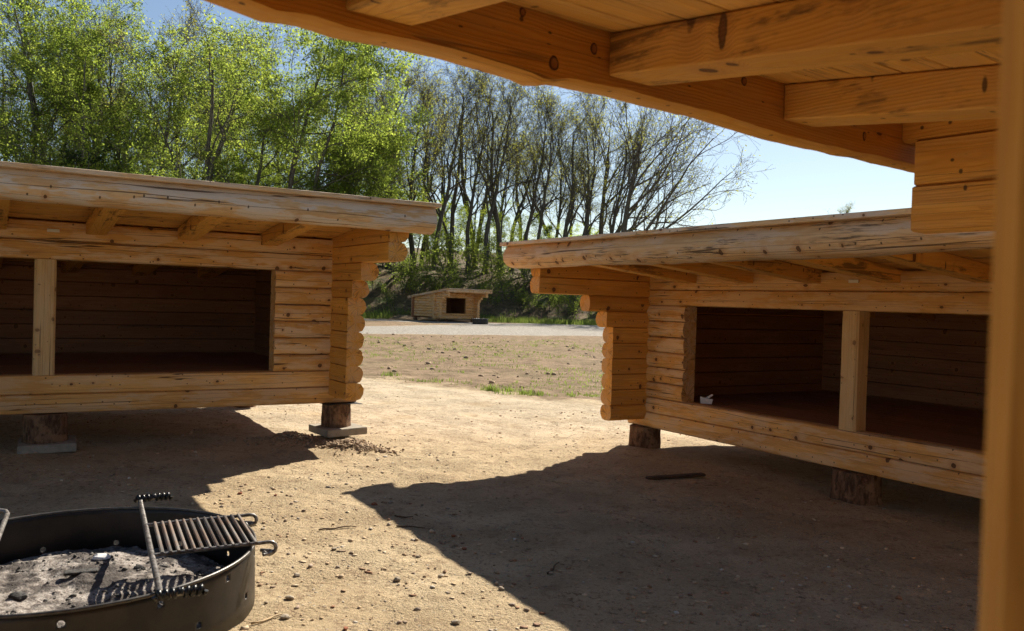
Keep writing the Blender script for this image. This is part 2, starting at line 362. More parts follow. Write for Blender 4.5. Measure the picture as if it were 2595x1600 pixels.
def mat_ash():
    g = NT('ash'); tc = g.n('ShaderNodeTexCoord').outputs['Object']
    n1 = g.noise(tc, 5.5, 6, 0.7); n2 = g.noise(tc, 34, 5, 0.72); n3 = g.noise(tc, 110, 3, 0.7)
    c = g.mix(g.step(n2, 0.34, 0.66), (0.42, 0.375, 0.335), (0.20, 0.165, 0.14))
    c = g.mix(g.math('MULTIPLY', g.step(n1, 0.46, 0.58), 0.92), c, (0.085, 0.072, 0.065))
    c = g.mix(g.math('MULTIPLY', g.step(n3, 0.55, 0.68), 0.75), c, (0.06, 0.05, 0.045))
    h = g.math('ADD', g.math('ADD', n1, n2), g.math('MULTIPLY', n3, 0.5))
    return g.done(g.bsdf(c, 0.97, h, 0.8, 0.02, spec=0.1))
M_ASH = mat_ash()

def mat_bark(name, c1, c2, moss=0.0):
    g = NT(name); tc = g.n('ShaderNodeTexCoord').outputs['Object']
    sp = g.n('ShaderNodeSeparateXYZ'); g.t.links.new(tc, sp.inputs[0])
    v = g.vec(g.math('MULTIPLY', sp.outputs[0], 6.0), g.math('MULTIPLY', sp.outputs[1], 6.0), g.math('MULTIPLY', sp.outputs[2], 1.3))
    n = g.noise(v, 3.0, 5, 0.65); n2 = g.noise(tc, 0.7, 3, 0.6)
    c = g.mix(g.step(n, 0.36, 0.64), c1, c2)
    if moss: c = g.mix(g.math('MULTIPLY', g.step(n2, 0.45, 0.62), moss), c, (0.10, 0.11, 0.045))
    return g.done(g.bsdf(c, 0.92, n, 0.8, 0.03, spec=0.15))
M_BARK = mat_bark('forest_bark', (0.060, 0.055, 0.049), (0.15, 0.138, 0.12), 0.2)
M_BARK2 = mat_bark('grey_bark', (0.085, 0.072, 0.058), (0.165, 0.145, 0.115), 0.2)

def mat_stump():
    g = NT('stump_bark'); tc = g.n('ShaderNodeTexCoord').outputs['Object']
    sp = g.n('ShaderNodeSeparateXYZ'); g.t.links.new(tc, sp.inputs[0])
    v = g.vec(g.math('MULTIPLY', sp.outputs[0], 22.0), g.math('MULTIPLY', sp.outputs[1], 22.0), g.math('MULTIPLY', sp.outputs[2], 7.0))
    n = g.noise(v, 1.4, 5, 0.65); n2 = g.noise(tc, 9.0, 4, 0.6)
    c = g.mix(g.step(n, 0.38, 0.62), (0.075, 0.040, 0.024), (0.19, 0.11, 0.066))
    c = g.mix(g.math('MULTIPLY', g.step(n2, 0.52, 0.62), 0.75), c, (0.27, 0.16, 0.09))
    return g.done(g.bsdf(c, 0.9, n, 1.0, 0.02, spec=0.15))
M_STUMP = mat_stump()

def mat_leaf(name, c1, c2, t1, t2, tf=0.5):
    g = NT(name); at = g.n('ShaderNodeAttribute', attribute_name='tint').outputs['Fac']
    rn = g.n('ShaderNodeObjectInfo').outputs['Random']
    f = g.math('ADD', g.math('MULTIPLY', at, 0.8), g.math('MULTIPLY', rn, 0.2), clamp=True)
    d = g.n('ShaderNodeBsdfDiffuse'); g.put(d.inputs[0], g.mix(f, c1, c2))
    t = g.n('ShaderNodeBsdfTranslucent'); g.put(t.inputs[0], g.mix(f, t1, t2))
    m = g.n('ShaderNodeMixShader'); m.inputs[0].default_value = tf
    g.t.links.new(d.outputs[0], m.inputs[1]); g.t.links.new(t.outputs[0], m.inputs[2])
    return g.done(m.outputs[0])
M_LEAF = mat_leaf('beech_leaves', (0.050, 0.085, 0.018), (0.16, 0.20, 0.045), (0.17, 0.29, 0.035), (0.60, 0.68, 0.11), 0.55)
M_LEAF_B = mat_leaf('sunlit_beech_leaves', (0.09, 0.13, 0.025), (0.17, 0.21, 0.045), (0.36, 0.52, 0.06), (0.70, 0.76, 0.13), 0.6)  # brighter copy of the beech leaves, sunlight put into the colour
M_LEAF_Y = mat_leaf('young_oak_leaves', (0.11, 0.125, 0.03), (0.16, 0.155, 0.035), (0.40, 0.45, 0.07), (0.58, 0.54, 0.10), 0.55)
M_LEAF_D = mat_leaf('dark_needles', (0.022, 0.038, 0.012), (0.04, 0.055, 0.018), (0.04, 0.06, 0.015), (0.07, 0.09, 0.02), 0.3)
M_LEAF_S = mat_leaf('shrub_leaves', (0.06, 0.09, 0.022), (0.13, 0.16, 0.04), (0.18, 0.27, 0.04), (0.48, 0.55, 0.10), 0.55)
M_GRASS = mat_leaf('grass_blades', (0.10, 0.15, 0.03), (0.17, 0.19, 0.06), (0.22, 0.33, 0.05), (0.34, 0.38, 0.10), 0.4)

# ------------------------------------------------------------------ ground sheet
def axis(lo_dense, hi_dense, step, lo, hi, grow):
    a = list(np.arange(lo_dense, hi_dense + 1e-6, step))
    s = step; x = hi_dense
    while x < hi: s *= grow; x += s; a.append(x)
    s = step; x = lo_dense; b = []
    while x > lo: s *= grow; x -= s; b.append(x)
    return np.array(b[::-1] + a)
xs = axis(-4.2, 4.2, 0.042, -420, 420, 1.055); ys = axis(2.4, 13.5, 0.042, -160, 700, 1.035)
GX, GY = np.meshgrid(xs, ys)
GZ = ground_z(GX, GY)
nx, ny = len(xs), len(ys)
idx = np.arange(nx * ny).reshape(ny, nx)
faces = np.stack([idx[:-1, :-1], idx[:-1, 1:], idx[1:, 1:], idx[1:, :-1]], -1).reshape(-1, 4)
gme = np_mesh('ground', np.stack([GX, GY, GZ], -1).reshape(-1, 3), faces, smooth=True)
fieldm = sm(-2.2, 2.4, GY - (13.3 - 0.63 * (GX + 0.1))) * (1 - sm(52, 56, GY))
rc_y = 41.6 + 1.1 * np.clip(GX, -20, 40); rw = 4.1 + 0.6 * np.clip(GX + 6, 0, 30)
roadm = 1 - sm(0.8, 1.2, np.abs(GY - rc_y) / rw)
roadm = np.maximum(roadm, (1 - sm(0.7, 1.3, np.abs(GY - 47.3 + 0.1 * GX) / 1.7)) * (1 - sm(0, 3, GX + 1.5)) * sm(-12, -8, GX) * 0.8)
woodm = sm(52.0, 54.5, GY - np.maximum(0, GX - 4) * 0.15)
grassm = (1 - sm(0.8, 1.6, np.abs(GY - 52.5 - np.maximum(0, GX - 4) * 0.15) / 1.6)) * (0.35 + 0.4 * sm(-3, -1, GX) + 0.35 * sm(-8, -9, GX))
fieldm = np.clip(fieldm - roadm, 0, 1)
pa_ = gme.attributes.new('path', 'FLOAT', 'POINT'); pa_.data.foreach_set('value', (sm(6.6, 10.5, GY - 0.25 * GX) * (1 - 0.75 * sm(12.0, 13.6, GY + 0.63 * GX))).astype(np.float32).ravel())
zc = gme.color_attributes.new('zone', 'FLOAT_COLOR', 'POINT')
zc.data.foreach_set('color', np.stack([fieldm, roadm, woodm, grassm], -1).astype(np.float32).ravel())
ground = link_mesh('ground', gme, M_GROUND); tag(ground, kind='structure')

# ------------------------------------------------------------------ log shelters
P = 0.15; H = P - 0.003
E0, E7, E8, E9 = 0.441, 0.54, 0.735, 1.30
RU0, SLOPE, RB0, EIN = 1.5118, 0.1042, 1.4091, 1.3506
DEPTH = 2.58; OVER = 0.31

def dprofile(kind_='side'):
    h = P / 2 + 0.0006
    if kind_ == 'flat': o = [(0.100, 1), (0.132, .965), (0.1425, .88), (0.148, .60), (0.1505, 0)]
    elif kind_ == 'front': o = [(0.100, 1), (0.134, .935), (0.148, .76), (0.1555, .40), (0.158, 0)]
    else: o = [(0.104, 1), (0.136, .87), (0.151, .62), (0.161, .32), (0.165, 0)]
    outer = [(a, -h * b) for a, b in o] + [(a, h * b) for a, b in o[::-1][1:]]
    if kind_ == 'round':
        inner = [(0.034, h), (0.016, h * 0.82), (0.004, h * 0.5), (0.0, 0), (0.004, -h * 0.5), (0.016, -h * 0.82), (0.034, -h)]
    else:
        inner = [(0.016, h), (0.0, h - 0.0065), (0.0, -h + 0.0065), (0.016, -h)]
    return outer + inner

def tube_profile(prof, length, nseg, seed, wob=0.004, bulge_only=True):
    """extrude profile (a,b) along x in [0,length]; returns verts(x,a,b), faces, gc"""
    rg = np.random.default_rng(seed)
    n = len(prof); V = []; G = []
    pa = np.array(prof)
    amp = rg.normal(0, wob, (nseg + 1,)); amp2 = rg.normal(0, wob * 0.6, (nseg + 1, n))
    off = rg.uniform(0, 20)
    for i in range(nseg + 1):
        x = length * i / nseg
        q = pa.copy()
        m = q[:, 0] > 0.125 if bulge_only else np.ones(n, bool)
        q[m, 0] += amp[i] + amp2[i, m]
        for k in range(n):
            V.append((x, q[k, 0], q[k, 1])); G.append((x + off, q[k, 0] - 0.075, q[k, 1]))
    F = []
    for i in range(nseg):
        for k in range(n):
            k2 = (k + 1) % n
            F.append((i * n + k, i * n + k2, (i + 1) * n + k2, (i + 1) * n + k))
    F.append(tuple(range(n))[::-1]); F.append(tuple(nseg * n + k for k in range(n)))
    return np.array(V), F, np.array(G)

def fix_normals(me):
    bm = bmesh.new(); bm.from_mesh(me); bmesh.ops.recalc_face_normals(bm, faces=bm.faces); bm.to_mesh(me); bm.free(); me.update()

def add_cap(me, last):
    a = me.attributes.new('cap', 'FLOAT', 'FACE'); v = np.zeros(len(me.polygons), dtype=np.float32); v[-last:] = 1.0; a.data.foreach_set('value', v)

def log_mesh(name, prof, length, nseg, seed, xf, clip=None, wob=0.004):
    """xf maps (x,a,b) -> local shelter coordinates; clip = list of (point, normal) planes whose outer side goes"""
    V, F, G = tube_profile(prof, length, nseg, seed, wob)
    W = np.array([xf(*v) for v in V])
    me = np_mesh(name, W, F, gc=G); add_cap(me, 2)
    bm = bmesh.new(); bm.from_mesh(me)
    for co, no in (clip or []):
        geom = bm.verts[:] + bm.edges[:] + bm.faces[:]
        res = bmesh.ops.bisect_plane(bm, geom=geom, plane_co=co, plane_no=no, clear_outer=True, dist=1e-5)
        ed = [e for e in res['geom_cut'] if isinstance(e, bmesh.types.BMEdge)]
        if ed: bmesh.ops.contextual_create(bm, geom=ed)
    bmesh.ops.recalc_face_normals(bm, faces=bm.faces)
    bm.to_mesh(me); bm.free()
    me.polygons.foreach_set('use_smooth', np.ones(len(me.polygons), dtype=bool))
    me.set_sharp_from_angle(angle=R(32))
    return me

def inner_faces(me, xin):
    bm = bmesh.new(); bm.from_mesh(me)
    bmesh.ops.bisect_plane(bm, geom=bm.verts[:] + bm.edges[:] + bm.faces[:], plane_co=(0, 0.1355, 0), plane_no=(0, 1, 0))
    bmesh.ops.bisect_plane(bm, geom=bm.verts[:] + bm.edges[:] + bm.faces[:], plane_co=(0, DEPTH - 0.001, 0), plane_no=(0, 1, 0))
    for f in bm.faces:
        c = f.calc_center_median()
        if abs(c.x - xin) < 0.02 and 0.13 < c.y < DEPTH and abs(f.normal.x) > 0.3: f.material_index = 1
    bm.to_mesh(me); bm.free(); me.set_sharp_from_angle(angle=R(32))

def box_mesh(name, x0, x1, y0, y1, zfun0, zfun1, axis_i, seed, bevel=0.003, pith=(0.0, 0.0)):
    """box whose bottom/top heights are functions of y; grain axis 0 (x) or 1 (y) or 2 (z); edges bevelled"""
    pts = [(x, y, f(y)) for f in (zfun0, zfun1) for y in (y0, y1) for x in (x0, x1)]
    me = bpy.data.meshes.new(name); bm = bmesh.new()
    v = [bm.verts.new(p) for p in pts]
    for f in ((0, 1, 3, 2), (4, 6, 7, 5), (0, 4, 5, 1), (2, 3, 7, 6), (0, 2, 6, 4), (1, 5, 7, 3)): bm.faces.new([v[i] for i in f])
    bmesh.ops.recalc_face_normals(bm, faces=bm.faces)
    if bevel: bmesh.ops.bevel(bm, geom=bm.edges[:], offset=bevel, segments=1, affect='EDGES')
    bm.to_mesh(me); bm.free()
    co = np.empty(len(me.vertices) * 3, dtype=np.float32); me.vertices.foreach_get('co', co); co = co.reshape(-1, 3)
    off = np.random.default_rng(seed).uniform(0, 30)
    c = (co.max(0) + co.min(0)) / 2
    o = [i for i in range(3) if i != axis_i]
    gcv = np.stack([co[:, axis_i] + off, co[:, o[0]] - c[o[0]] + pith[0], co[:, o[1]] - c[o[1]] + pith[1]], -1)
    a = me.attributes.new('gc', 'FLOAT_VECTOR', 'POINT'); a.data.foreach_set('vector', gcv.astype(np.float32).ravel())
    return me

def roof_u(y): return RU0 - SLOPE * y        # underside of the roof boards; y = inward
CLIP_ROOF = [(Vector((0, 0, RU0 - 0.002)), Vector((0, SLOPE, 1)).normalized())]

N_EDGE = [(5.0, 1.52), (3.2, 1.53), (2.6, 1.566), (2.4, 1.548), (2.28, 1.530), (2.221, 1.521), (2.156, 1.512), (2.138, 1.510), (2.113, 1.520), (2.068, 1.517), (2.016, 1.513), (1.911, 1.518), (1.836, 1.52), (1.725, 1.519), (1.649, 1.515), (1.568, 1.509), (1.531, 1.503), (1.508, 1.504), (1.455, 1.519), (1.395, 1.519), (1.247, 1.523), (1.144, 1.518), (1.023, 1.519), (0.933, 1.519), (0.797, 1.511), (0.65, 1.503), (0.492, 1.501), (0.34, 1.504), (0.268, 1.501), (0.157, 1.508), (0.039, 1.504), (-0.073, 1.505), (-0.4, 1.502)]
def eave_mesh(name, W, seed, table=None, nseg=60, taper=0.0):
    """half-round log: flat inner face at y=-EIN, live lower edge"""
    rg = np.random.default_rng(seed); L = W + 2 * OVER; V = []; G = []
    prof = [(-90, 0), (-72, 0), (-50, 0), (-28, 0), (-8, 0), (12, 0), (32, 0), (52, 0)]
    ztop = 1.700
    nz = np.cumsum(rg.normal(0, 0.0022, nseg + 1)); nz -= np.linspace(nz[0], nz[-1], nseg + 1); nb = rg.normal(0, 0.0016, nseg + 1)
    nf = np.cumsum(rg.normal(0, 0.003, nseg + 1)); nf -= np.linspace(nf[0], nf[-1], nseg + 1)
    n = len(prof) + 4
    for i in range(nseg + 1):
        x = -OVER + L * i / nseg
        if table is not None: zb = float(np.interp(x, [a for a, _ in table[::-1]], [b for _, b in table[::-1]])) + nb[i] * 0.3
        else: zb = 1.508 + nz[i] * 0.8 + nb[i] - taper * (x - W / 2)
        zcen = (ztop + zb) / 2 + 0.004; rad = (ztop - zb) / 2; dep = 0.165 + nf[i] * 0.5
        ring = [(-EIN, ztop), (-EIN, (ztop + zb) / 2), (-EIN, zb + 0.006), (-EIN - 0.012, zb + 0.0005)]
        for a, _ in prof:
            t = R(a); ring.append((-EIN - 0.03 - (dep - 0.03) * math.cos(t) ** 0.8 if abs(a) < 89 else -EIN - 0.035, zcen + rad * 1.04 * math.sin(t) if a < 50 else ztop))
        for (yy, zz) in ring:
            V.append((x, yy, max(zz, zb))); G.append((x, (-yy - EIN) - 0.03, zz - 1.6))
    F = []
    for i in range(nseg):
        for k in range(n):
            k2 = (k + 1) % n; F.append((i * n + k, i * n + k2, (i + 1) * n + k2, (i + 1) * n + k))
    F.append(tuple(range(n))); F.append(tuple(nseg * n + k for k in range(n))[::-1])
    me = np_mesh(name, np.array(V), F, gc=np.array(G)); add_cap(me, 2); fix_normals(me)
    me.polygons.foreach_set('use_smooth', np.ones(len(me.polygons), dtype=bool)); me.set_sharp_from_angle(angle=R(40))
    return me

def build_shelter(W, jamb, post, seed, far=False):
    M_FR, M_SI = (M_FRONT, M_FRONT) if far else (M_FRONT, M_FRESH)
    root = empty('log_shelter')
    sg = 3 if far else 8
    D = dprofile(); DR = dprofile('round'); DF = dprofile('front'); DL = dprofile('flat')
    s = [seed * 1000]
    def nx_():
        s[0] += 1; return s[0]
    ex = 0.27
    # front logs: outer face towards -y, inner flat at y=0.135
    def fx(x0, zc): return lambda x, a, b: (x0 + x, 0.135 - a, zc + b)
    for k in range(10):
        zc = (k + 0.5) * P
        if k in (0, 1, 8, 9):
            me = log_mesh('front_log', DL, W + 2 * ex, sg * 3, nx_(), fx(-ex, zc), CLIP_ROOF if k == 9 else None, 0.003)
            link_mesh('sill_log' if k < 2 else 'header_log', me, M_FR, root)
        else:
            for x0 in (-ex, W - jamb):
                me = log_mesh('jamb_log', DF, jamb + ex, sg, nx_(), fx(x0, zc), None, 0.004)
                link_mesh('jamb_log', me, M_FR, root)
    # side logs, half a course up; flat side inwards
    for side in (-1, 1):
        for k in range(1, 12):
            zc = k * P
            e = E0 if k <= 6 else E7 if k == 7 else E8 if k == 8 else E9 if k <= 10 else EIN - 0.002
            e += random.uniform(-0.009, 0.009) if k <= 10 else 0
            if side < 0: fxs = lambda x, a, b, e=e, zc=zc: (-a, x - e, zc + b)
            else: fxs = lambda x, a, b, e=e, zc=zc: (W + a, x - e, zc + b)
            prof = DR if (side < 0 and k in (1, 8)) else D
            me = log_mesh('side_log', prof, e + DEPTH + 0.14 + 0.16, sg * 2, nx_(), fxs, CLIP_ROOF, 0.004)
            if len(me.polygons) < 4: continue
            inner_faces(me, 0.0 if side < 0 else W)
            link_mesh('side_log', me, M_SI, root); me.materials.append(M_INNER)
    for k in range(9):
        zc = (k + 0.5) * P
        me = log_mesh('back_log', D, W + 0.56, sg, nx_(), lambda x, a, b, zc=zc: (x - 0.28, DEPTH + a, zc + b), CLIP_ROOF)
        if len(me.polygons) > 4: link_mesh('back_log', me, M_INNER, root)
    # rafters
    nr = max(2, int(round((W - 1.15) / 0.684)) + 1); sp0 = 0.5777; dr = (W - 2 * sp0) / (nr - 1)
    for k in range(nr):
        xc = sp0 + k * dr
        me = box_mesh('rafter', xc - 0.074, xc + 0.074, -EIN + 0.002, DEPTH + 0.05, lambda y: RB0 - SLOPE * y, lambda y: roof_u(y) - 0.0015, 1, nx_(), 0.004, (random.uniform(-.03, .03), random.uniform(-.03, .03)))
        link_mesh('rafter', me, M_RAFTER, root)
    # roof boards, running along the front
    y = -EIN + 0.002; bw = 0.118; yend = DEPTH + 0.55
    i = 0
    while y < yend:
        y2 = min(y + bw, yend); rr_ = random.uniform(-0.006, 0.006); th = 0.022 + random.uniform(0, 0.0012)
        dz = random.uniform(0, 0.0015)
        me = box_mesh('roof_board', -OVER + rr_, W + OVER + random.uniform(-0.006, 0.006), y, y2 - 0.0025, lambda q, dz=dz: roof_u(q) + dz, lambda q: roof_u(q) + th, 0, nx_(), 0.002, (random.uniform(-.09, .09), random.uniform(-.12, -.04)))
        link_mesh('roof_board', me, M_BOARD, root); y = y2; i += 1
    me = box_mesh('roof_felt', -OVER + 0.012, W + OVER - 0.012, -EIN - 0.085, yend, lambda q: roof_u(q) + 0.031, lambda q: roof_u(q) + 0.040, 0, nx_(), 0)
    link_mesh('roof_felt', me, M_FELT, root)
    me = box_mesh('fascia_board', -OVER - 0.02, W + OVER + 0.02, -EIN - 0.195, -EIN - 0.088, lambda q: 1.7015, lambda q: 1.733, 0, nx_(), 0.003, (0.0, -0.05))
    link_mesh('fascia_board', me, M_PALE, root)
    for xa in (-OVER - 0.020, W + OVER - 0.002):
        me = box_mesh('verge_board', xa, xa + 0.022, -EIN - 0.02 if not far else -EIN - 0.10, yend, lambda q: roof_u(q) - (0.004 if not far else 0.06), lambda q: roof_u(q) + 0.072, 1, nx_(), 0.003)
        link_mesh('verge_board', me, M_PALE, root)
    # floor
    y = 0.137; i = 0
    while y < DEPTH:
        y2 = min(y + 0.12, DEPTH)
        me = box_mesh('floor_board', 0.003, W - 0.003, y, y2 - 0.003, lambda q: 0.262, lambda q: 0.290 + random.uniform(0, 0.0008), 0, nx_(), 0.002, (random.uniform(-.05, .05), -0.08))
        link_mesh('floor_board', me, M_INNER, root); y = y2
    if post:
        me = bpy.data.meshes.new('post'); hw = 0.0744; c = 0.016
        ring = [(-hw + c, -hw), (hw - c, -hw), (hw, -hw + c), (hw, hw - c), (hw - c, hw), (-hw + c, hw), (-hw, hw - c), (-hw, -hw + c)]
        V = []; G = []; zz = [2 * P - 0.001, 0.55, 0.8, 1.0, 8 * P + 0.001]
        for z in zz:
            for a, b in ring:
                j = random.uniform(-.0012, .0012); V.append((W / 2 + a + j, 0.072 + b + j, z)); G.append((z + seed, a - 0.02, b + 0.03))
        F = [(i * 8 + k, i * 8 + (k + 1) % 8, (i + 1) * 8 + (k + 1) % 8, (i + 1) * 8 + k) for i in range(4) for k in range(8)]
        F += [tuple(range(8))[::-1], tuple(32 + k for k in range(8))]
        me = np_mesh('post', np.array(V), F, gc=np.array(G)); fix_normals(me)
        link_mesh('post', me, M_POST, root)
        me = box_mesh('maker_plate', W / 2 + 0.0, W / 2 + 0.085, -0.034, -0.027, lambda q: 1.412, lambda q: 1.436, 0, 3, 0.001)
        link_mesh('maker_plate', me, M_PLATE, root)
    return root

WIDTH = 2 * 2.2962
proto = build_shelter(WIDTH, 0.5122, True, 1)
def place(root, corner, rz_deg, z, right=False):
    a = R(rz_deg); x, y = corner
    if right: x -= WIDTH * math.cos(a); y -= WIDTH * math.sin(a)
    root.location = (x, y, z); root.rotation_euler = (0, 0, a)
shelter_l = proto
shelter_r = copy_tree(proto); shelter_n = copy_tree(proto)
place(shelter_l, (-1.6646, 7.8256), 31.5724, CAM_Z - 0.9847, True)
place(shelter_r, (1.3564, 8.4045), -58.7443, CAM_Z - 1.1922)
place(shelter_n, (2.0928, 1.7800), -(180 - 36.9506), CAM_Z - 1.0026)
link_mesh('eave_log', eave_mesh('eave_log', WIDTH, 21, taper=0.004), M_PALE, shelter_l)
link_mesh('eave_log', eave_mesh('eave_log', WIDTH, 22, taper=-0.002), M_PALE, shelter_r)
link_mesh('eave_log', eave_mesh('eave_log', WIDTH, 23, table=N_EDGE, nseg=150), M_FRESH, shelter_n)
for ch in shelter_n.children:
    if ch.name.startswith('post'):
        ch.location.x += 0.009; ch.material_slots[0].link = 'OBJECT'; ch.material_slots[0].material = M_NPOST
tag(shelter_l, 'log shelter on the left with two dark openings and stumps on paving slabs', 'shelter', 'log shelters')
tag(shelter_r, 'log shelter on the right with a white scrap inside its opening', 'shelter', 'log shelters')
tag(shelter_n, 'nearest log shelter whose rafters and eave fill the top right corner', 'shelter', 'log shelters')
# single big knots on the near shelter, small low domes in the wood surface
def knot_mesh(seed):
    rg = np.random.default_rng(seed); n = 22; V = [(0, 0, 0.0012)]; F = []
    for r_, h_ in ((0.55, 0.0014), (0.8, 0.0012), (1.0, -0.002)):
        for k in range(n):
            a = 2 * math.pi * k / n; j = 1 + 0.05 * math.sin(3 * a + seed) + rg.normal(0, 0.015); V.append((r_ * j * math.cos(a), r_ * j * math.sin(a), h_))
    F += [(0, 1 + k, 1 + (k + 1) % n) for k in range(n)]
    for i in range(2): F += [(1 + i * n + k, 1 + (i + 1) * n + k, 1 + (i + 1) * n + (k + 1) % n, 1 + i * n + (k + 1) % n) for k in range(n)]
    return np_mesh('knot', np.array(V), F, smooth=True)
def mat_knot():
    g = NT('knot_wood'); tc = g.n('ShaderNodeTexCoord').outputs['Object']; sp = g.n('ShaderNodeSeparateXYZ'); g.t.links.new(tc, sp.inputs[0])
    r_ = g.math('SQRT', g.math('ADD', g.math('MULTIPLY', sp.outputs[0], sp.outputs[0]), g.math('MULTIPLY', sp.outputs[1], sp.outputs[1])))
    w = g.math('ADD', r_, g.math('MULTIPLY_ADD', g.noise(tc, 3.0, 3), 0.2, -0.1))
    c = g.mix(g.step(w, 0.45, 0.78), (0.36, 0.155, 0.045), (0.055, 0.022, 0.010))
    c = g.mix(g.math('MULTIPLY', g.math('SINE', g.math('MULTIPLY', w, 26.0)), 0.3, clamp=True), c, (0.20, 0.08, 0.025))
    return g.done(g.bsdf(c, 0.7, w, 0.2, 0.1))
M_KNOT = mat_knot()
eave_n = [c for c in shelter_n.children if c.name.startswith('eave_log')][0]
for i, (s_, z_, rx, rz) in enumerate(((1.506, 1.548, 0.016, 0.019), (1.386, 1.605, 0.012, 0.016), (0.83, 1.628, 0.013, 0.014), (0.225, 1.563, 0.010, 0.017), (1.60, 1.642, 0.010, 0.012))):
    o = link_mesh('knot', knot_mesh(i), M_KNOT, eave_n, loc=(s_, -EIN + 0.0004, z_), rot=(-math.pi / 2, 0, 0)); o.scale = (rx, rz, 1.0)
FAR_W = 2.4
shelter_f = build_shelter(FAR_W, 0.53, False, 7, far=True)
link_mesh('eave_log', eave_mesh('eave_log', FAR_W, 24, nseg=16), M_PALE, shelter_f)
fa = R(35.0); fz = gz(-3.9, 49.3) + 0.17
shelter_f.location = (-4.25, 49.0, fz); shelter_f.rotation_euler = (0, 0, fa)
tag(shelter_f, 'small distant log shelter with one square opening before the wooded bank', 'shelter', 'log shelters')

# ------------------------------------------------------------------ stumps and slabs
def lumpy_cyl(name, r, h, seed, n=26, rows=7, flare=0.0):
    rg = np.random.default_rng(seed); V = []; ph = rg.uniform(0, 6.28, 5)
    for i in range(rows):
        f = i / (rows - 1)
        for k in range(n):
            a = 2 * math.pi * k / n
            rr_ = r * (1 + flare * (1 - f)) * (1 + 0.03 * math.sin(3 * a + ph[0]) + 0.02 * math.sin(5 * a + ph[1]) + 0.012 * math.sin(11 * a + ph[2] + 2 * f)) + rg.normal(0, r * 0.012)
            V.append((rr_ * math.cos(a), rr_ * math.sin(a), h * f))
    F = [(i * n + k, i * n + (k + 1) % n, (i + 1) * n + (k + 1) % n, (i + 1) * n + k) for i in range(rows - 1) for k in range(n)]
    F += [tuple(range(n))[::-1], tuple((rows - 1) * n + k for k in range(n))]
    return np_mesh(name, np.array(V), F, smooth=True, sharp=R(50))

def local_to_world(root, x, y):
    a = root.rotation_euler.z; return (root.location.x + x * math.cos(a) - y * math.sin(a), root.location.y + x * math.sin(a) + y * math.cos(a))

def stump(root, x, y, label, r=0.13, slab=None, seed=1, group='stumps under the shelters', membrane=False, sink=0.03):
    wx, wy = local_to_world(root, x, y); g0 = gz(wx, wy); top = root.location.z - 0.002
    bot = g0 - sink
    a = root.rotation_euler.z
    if slab:
        st = 0.106
        bm = bmesh.new(); bmesh.ops.create_cube(bm, size=1.0); bmesh.ops.scale(bm, vec=(0.40, 0.40, 0.065), verts=bm.verts)
        bmesh.ops.bevel(bm, geom=bm.edges[:], offset=0.005, segments=2, affect='EDGES')
        me = bpy.data.meshes.new('paving_slab'); bm.to_mesh(me); bm.free()
        so = link_mesh('paving_slab', me, M_SLAB, loc=(wx + 0.02, wy, st - 0.0325), rot=(0.012, -0.015, a + slab[1])); tag(so, slab[0], 'paving slab', 'paving slabs under the stumps')
        bot = st - 0.002
    me = lumpy_cyl('stump', r, top - bot, seed, flare=0.06)
    o = link_mesh('stump', me, M_STUMP, loc=(wx, wy, bot)); tag(o, label, 'stump', group)
    if membrane:
        bm = bmesh.new(); bmesh.ops.create_grid(bm, x_segments=8, y_segments=8, size=0.5)
        bmesh.ops.scale(bm, vec=(0.34, 0.26, 1), verts=bm.verts)
        for v in bm.verts: v.co.z += -0.02 * max(0, abs(v.co.x) - 0.11) * 3 + random.uniform(-.002, .002)
        ret = bmesh.ops.extrude_face_region(bm, geom=bm.faces[:]); bmesh.ops.translate(bm, vec=(0, 0, 0.004), verts=[e for e in ret['geom'] if isinstance(e, bmesh.types.BMVert)])
        me = bpy.data.meshes.new('membrane'); bm.to_mesh(me); bm.free()
        link_mesh('membrane', me, M_MEMB, o, loc=(0.03, 0, top - bot - 0.0035), rot=(0, 0, a + 0.1))
    return o
stump(shelter_l, WIDTH + 0.10, 0.05, 'bark stump under the right front corner of the left shelter', 0.128, ('sunlit concrete slab with soil heaped against it at the left shelter corner', 0.12), 31, membrane=True)
stump(shelter_l, WIDTH / 2 + 0.02, 0.06, 'thick dark stump under the middle post of the left shelter', 0.152, ('grey concrete slab in shade under the middle of the left shelter', -0.05), 32)
stump(shelter_r, -0.08, 0.05, 'split bark stump under the left front corner of the right shelter', 0.150, None, 33)
stump(shelter_r, WIDTH / 2 + 0.05, 0.09, 'dark stump under the middle of the right shelter sill', 0.175, None, 34)
for nm, sh, xs_ in (('left', shelter_l, (0.1, WIDTH / 2, WIDTH - 0.1)), ('right', shelter_r, (0.1, WIDTH / 2, WIDTH - 0.1))):
    for i, x in enumerate(xs_):
        stump(sh, x, DEPTH, 'stump in the dark under the back wall of the %s shelter, %s end' % (nm, ('left', 'middle', 'right')[i]), 0.13, None, 40 + i, 'back stumps of the %s shelter' % nm)
stump(shelter_r, WIDTH, 0.06, 'stump under the right front corner of the right shelter', 0.14, None, 45)
stump(shelter_l, 0.05, 0.06, 'stump under the left front corner of the left shelter', 0.14, None, 46)
for i, (x, y, lb) in enumerate(((0.0, 0.0, 'small post under the left front corner of the distant shelter'), (-0.05, DEPTH, 'small post under the back left corner of the distant shelter'), (0.75, 0.3, 'small post under the opening of the distant shelter'), (FAR_W, 0.05, 'small post under the right front corner of the distant shelter'))):
    stump(shelter_f, x, y, lb, 0.12, None, 60 + i, 'posts under the distant shelter', sink=0.1)

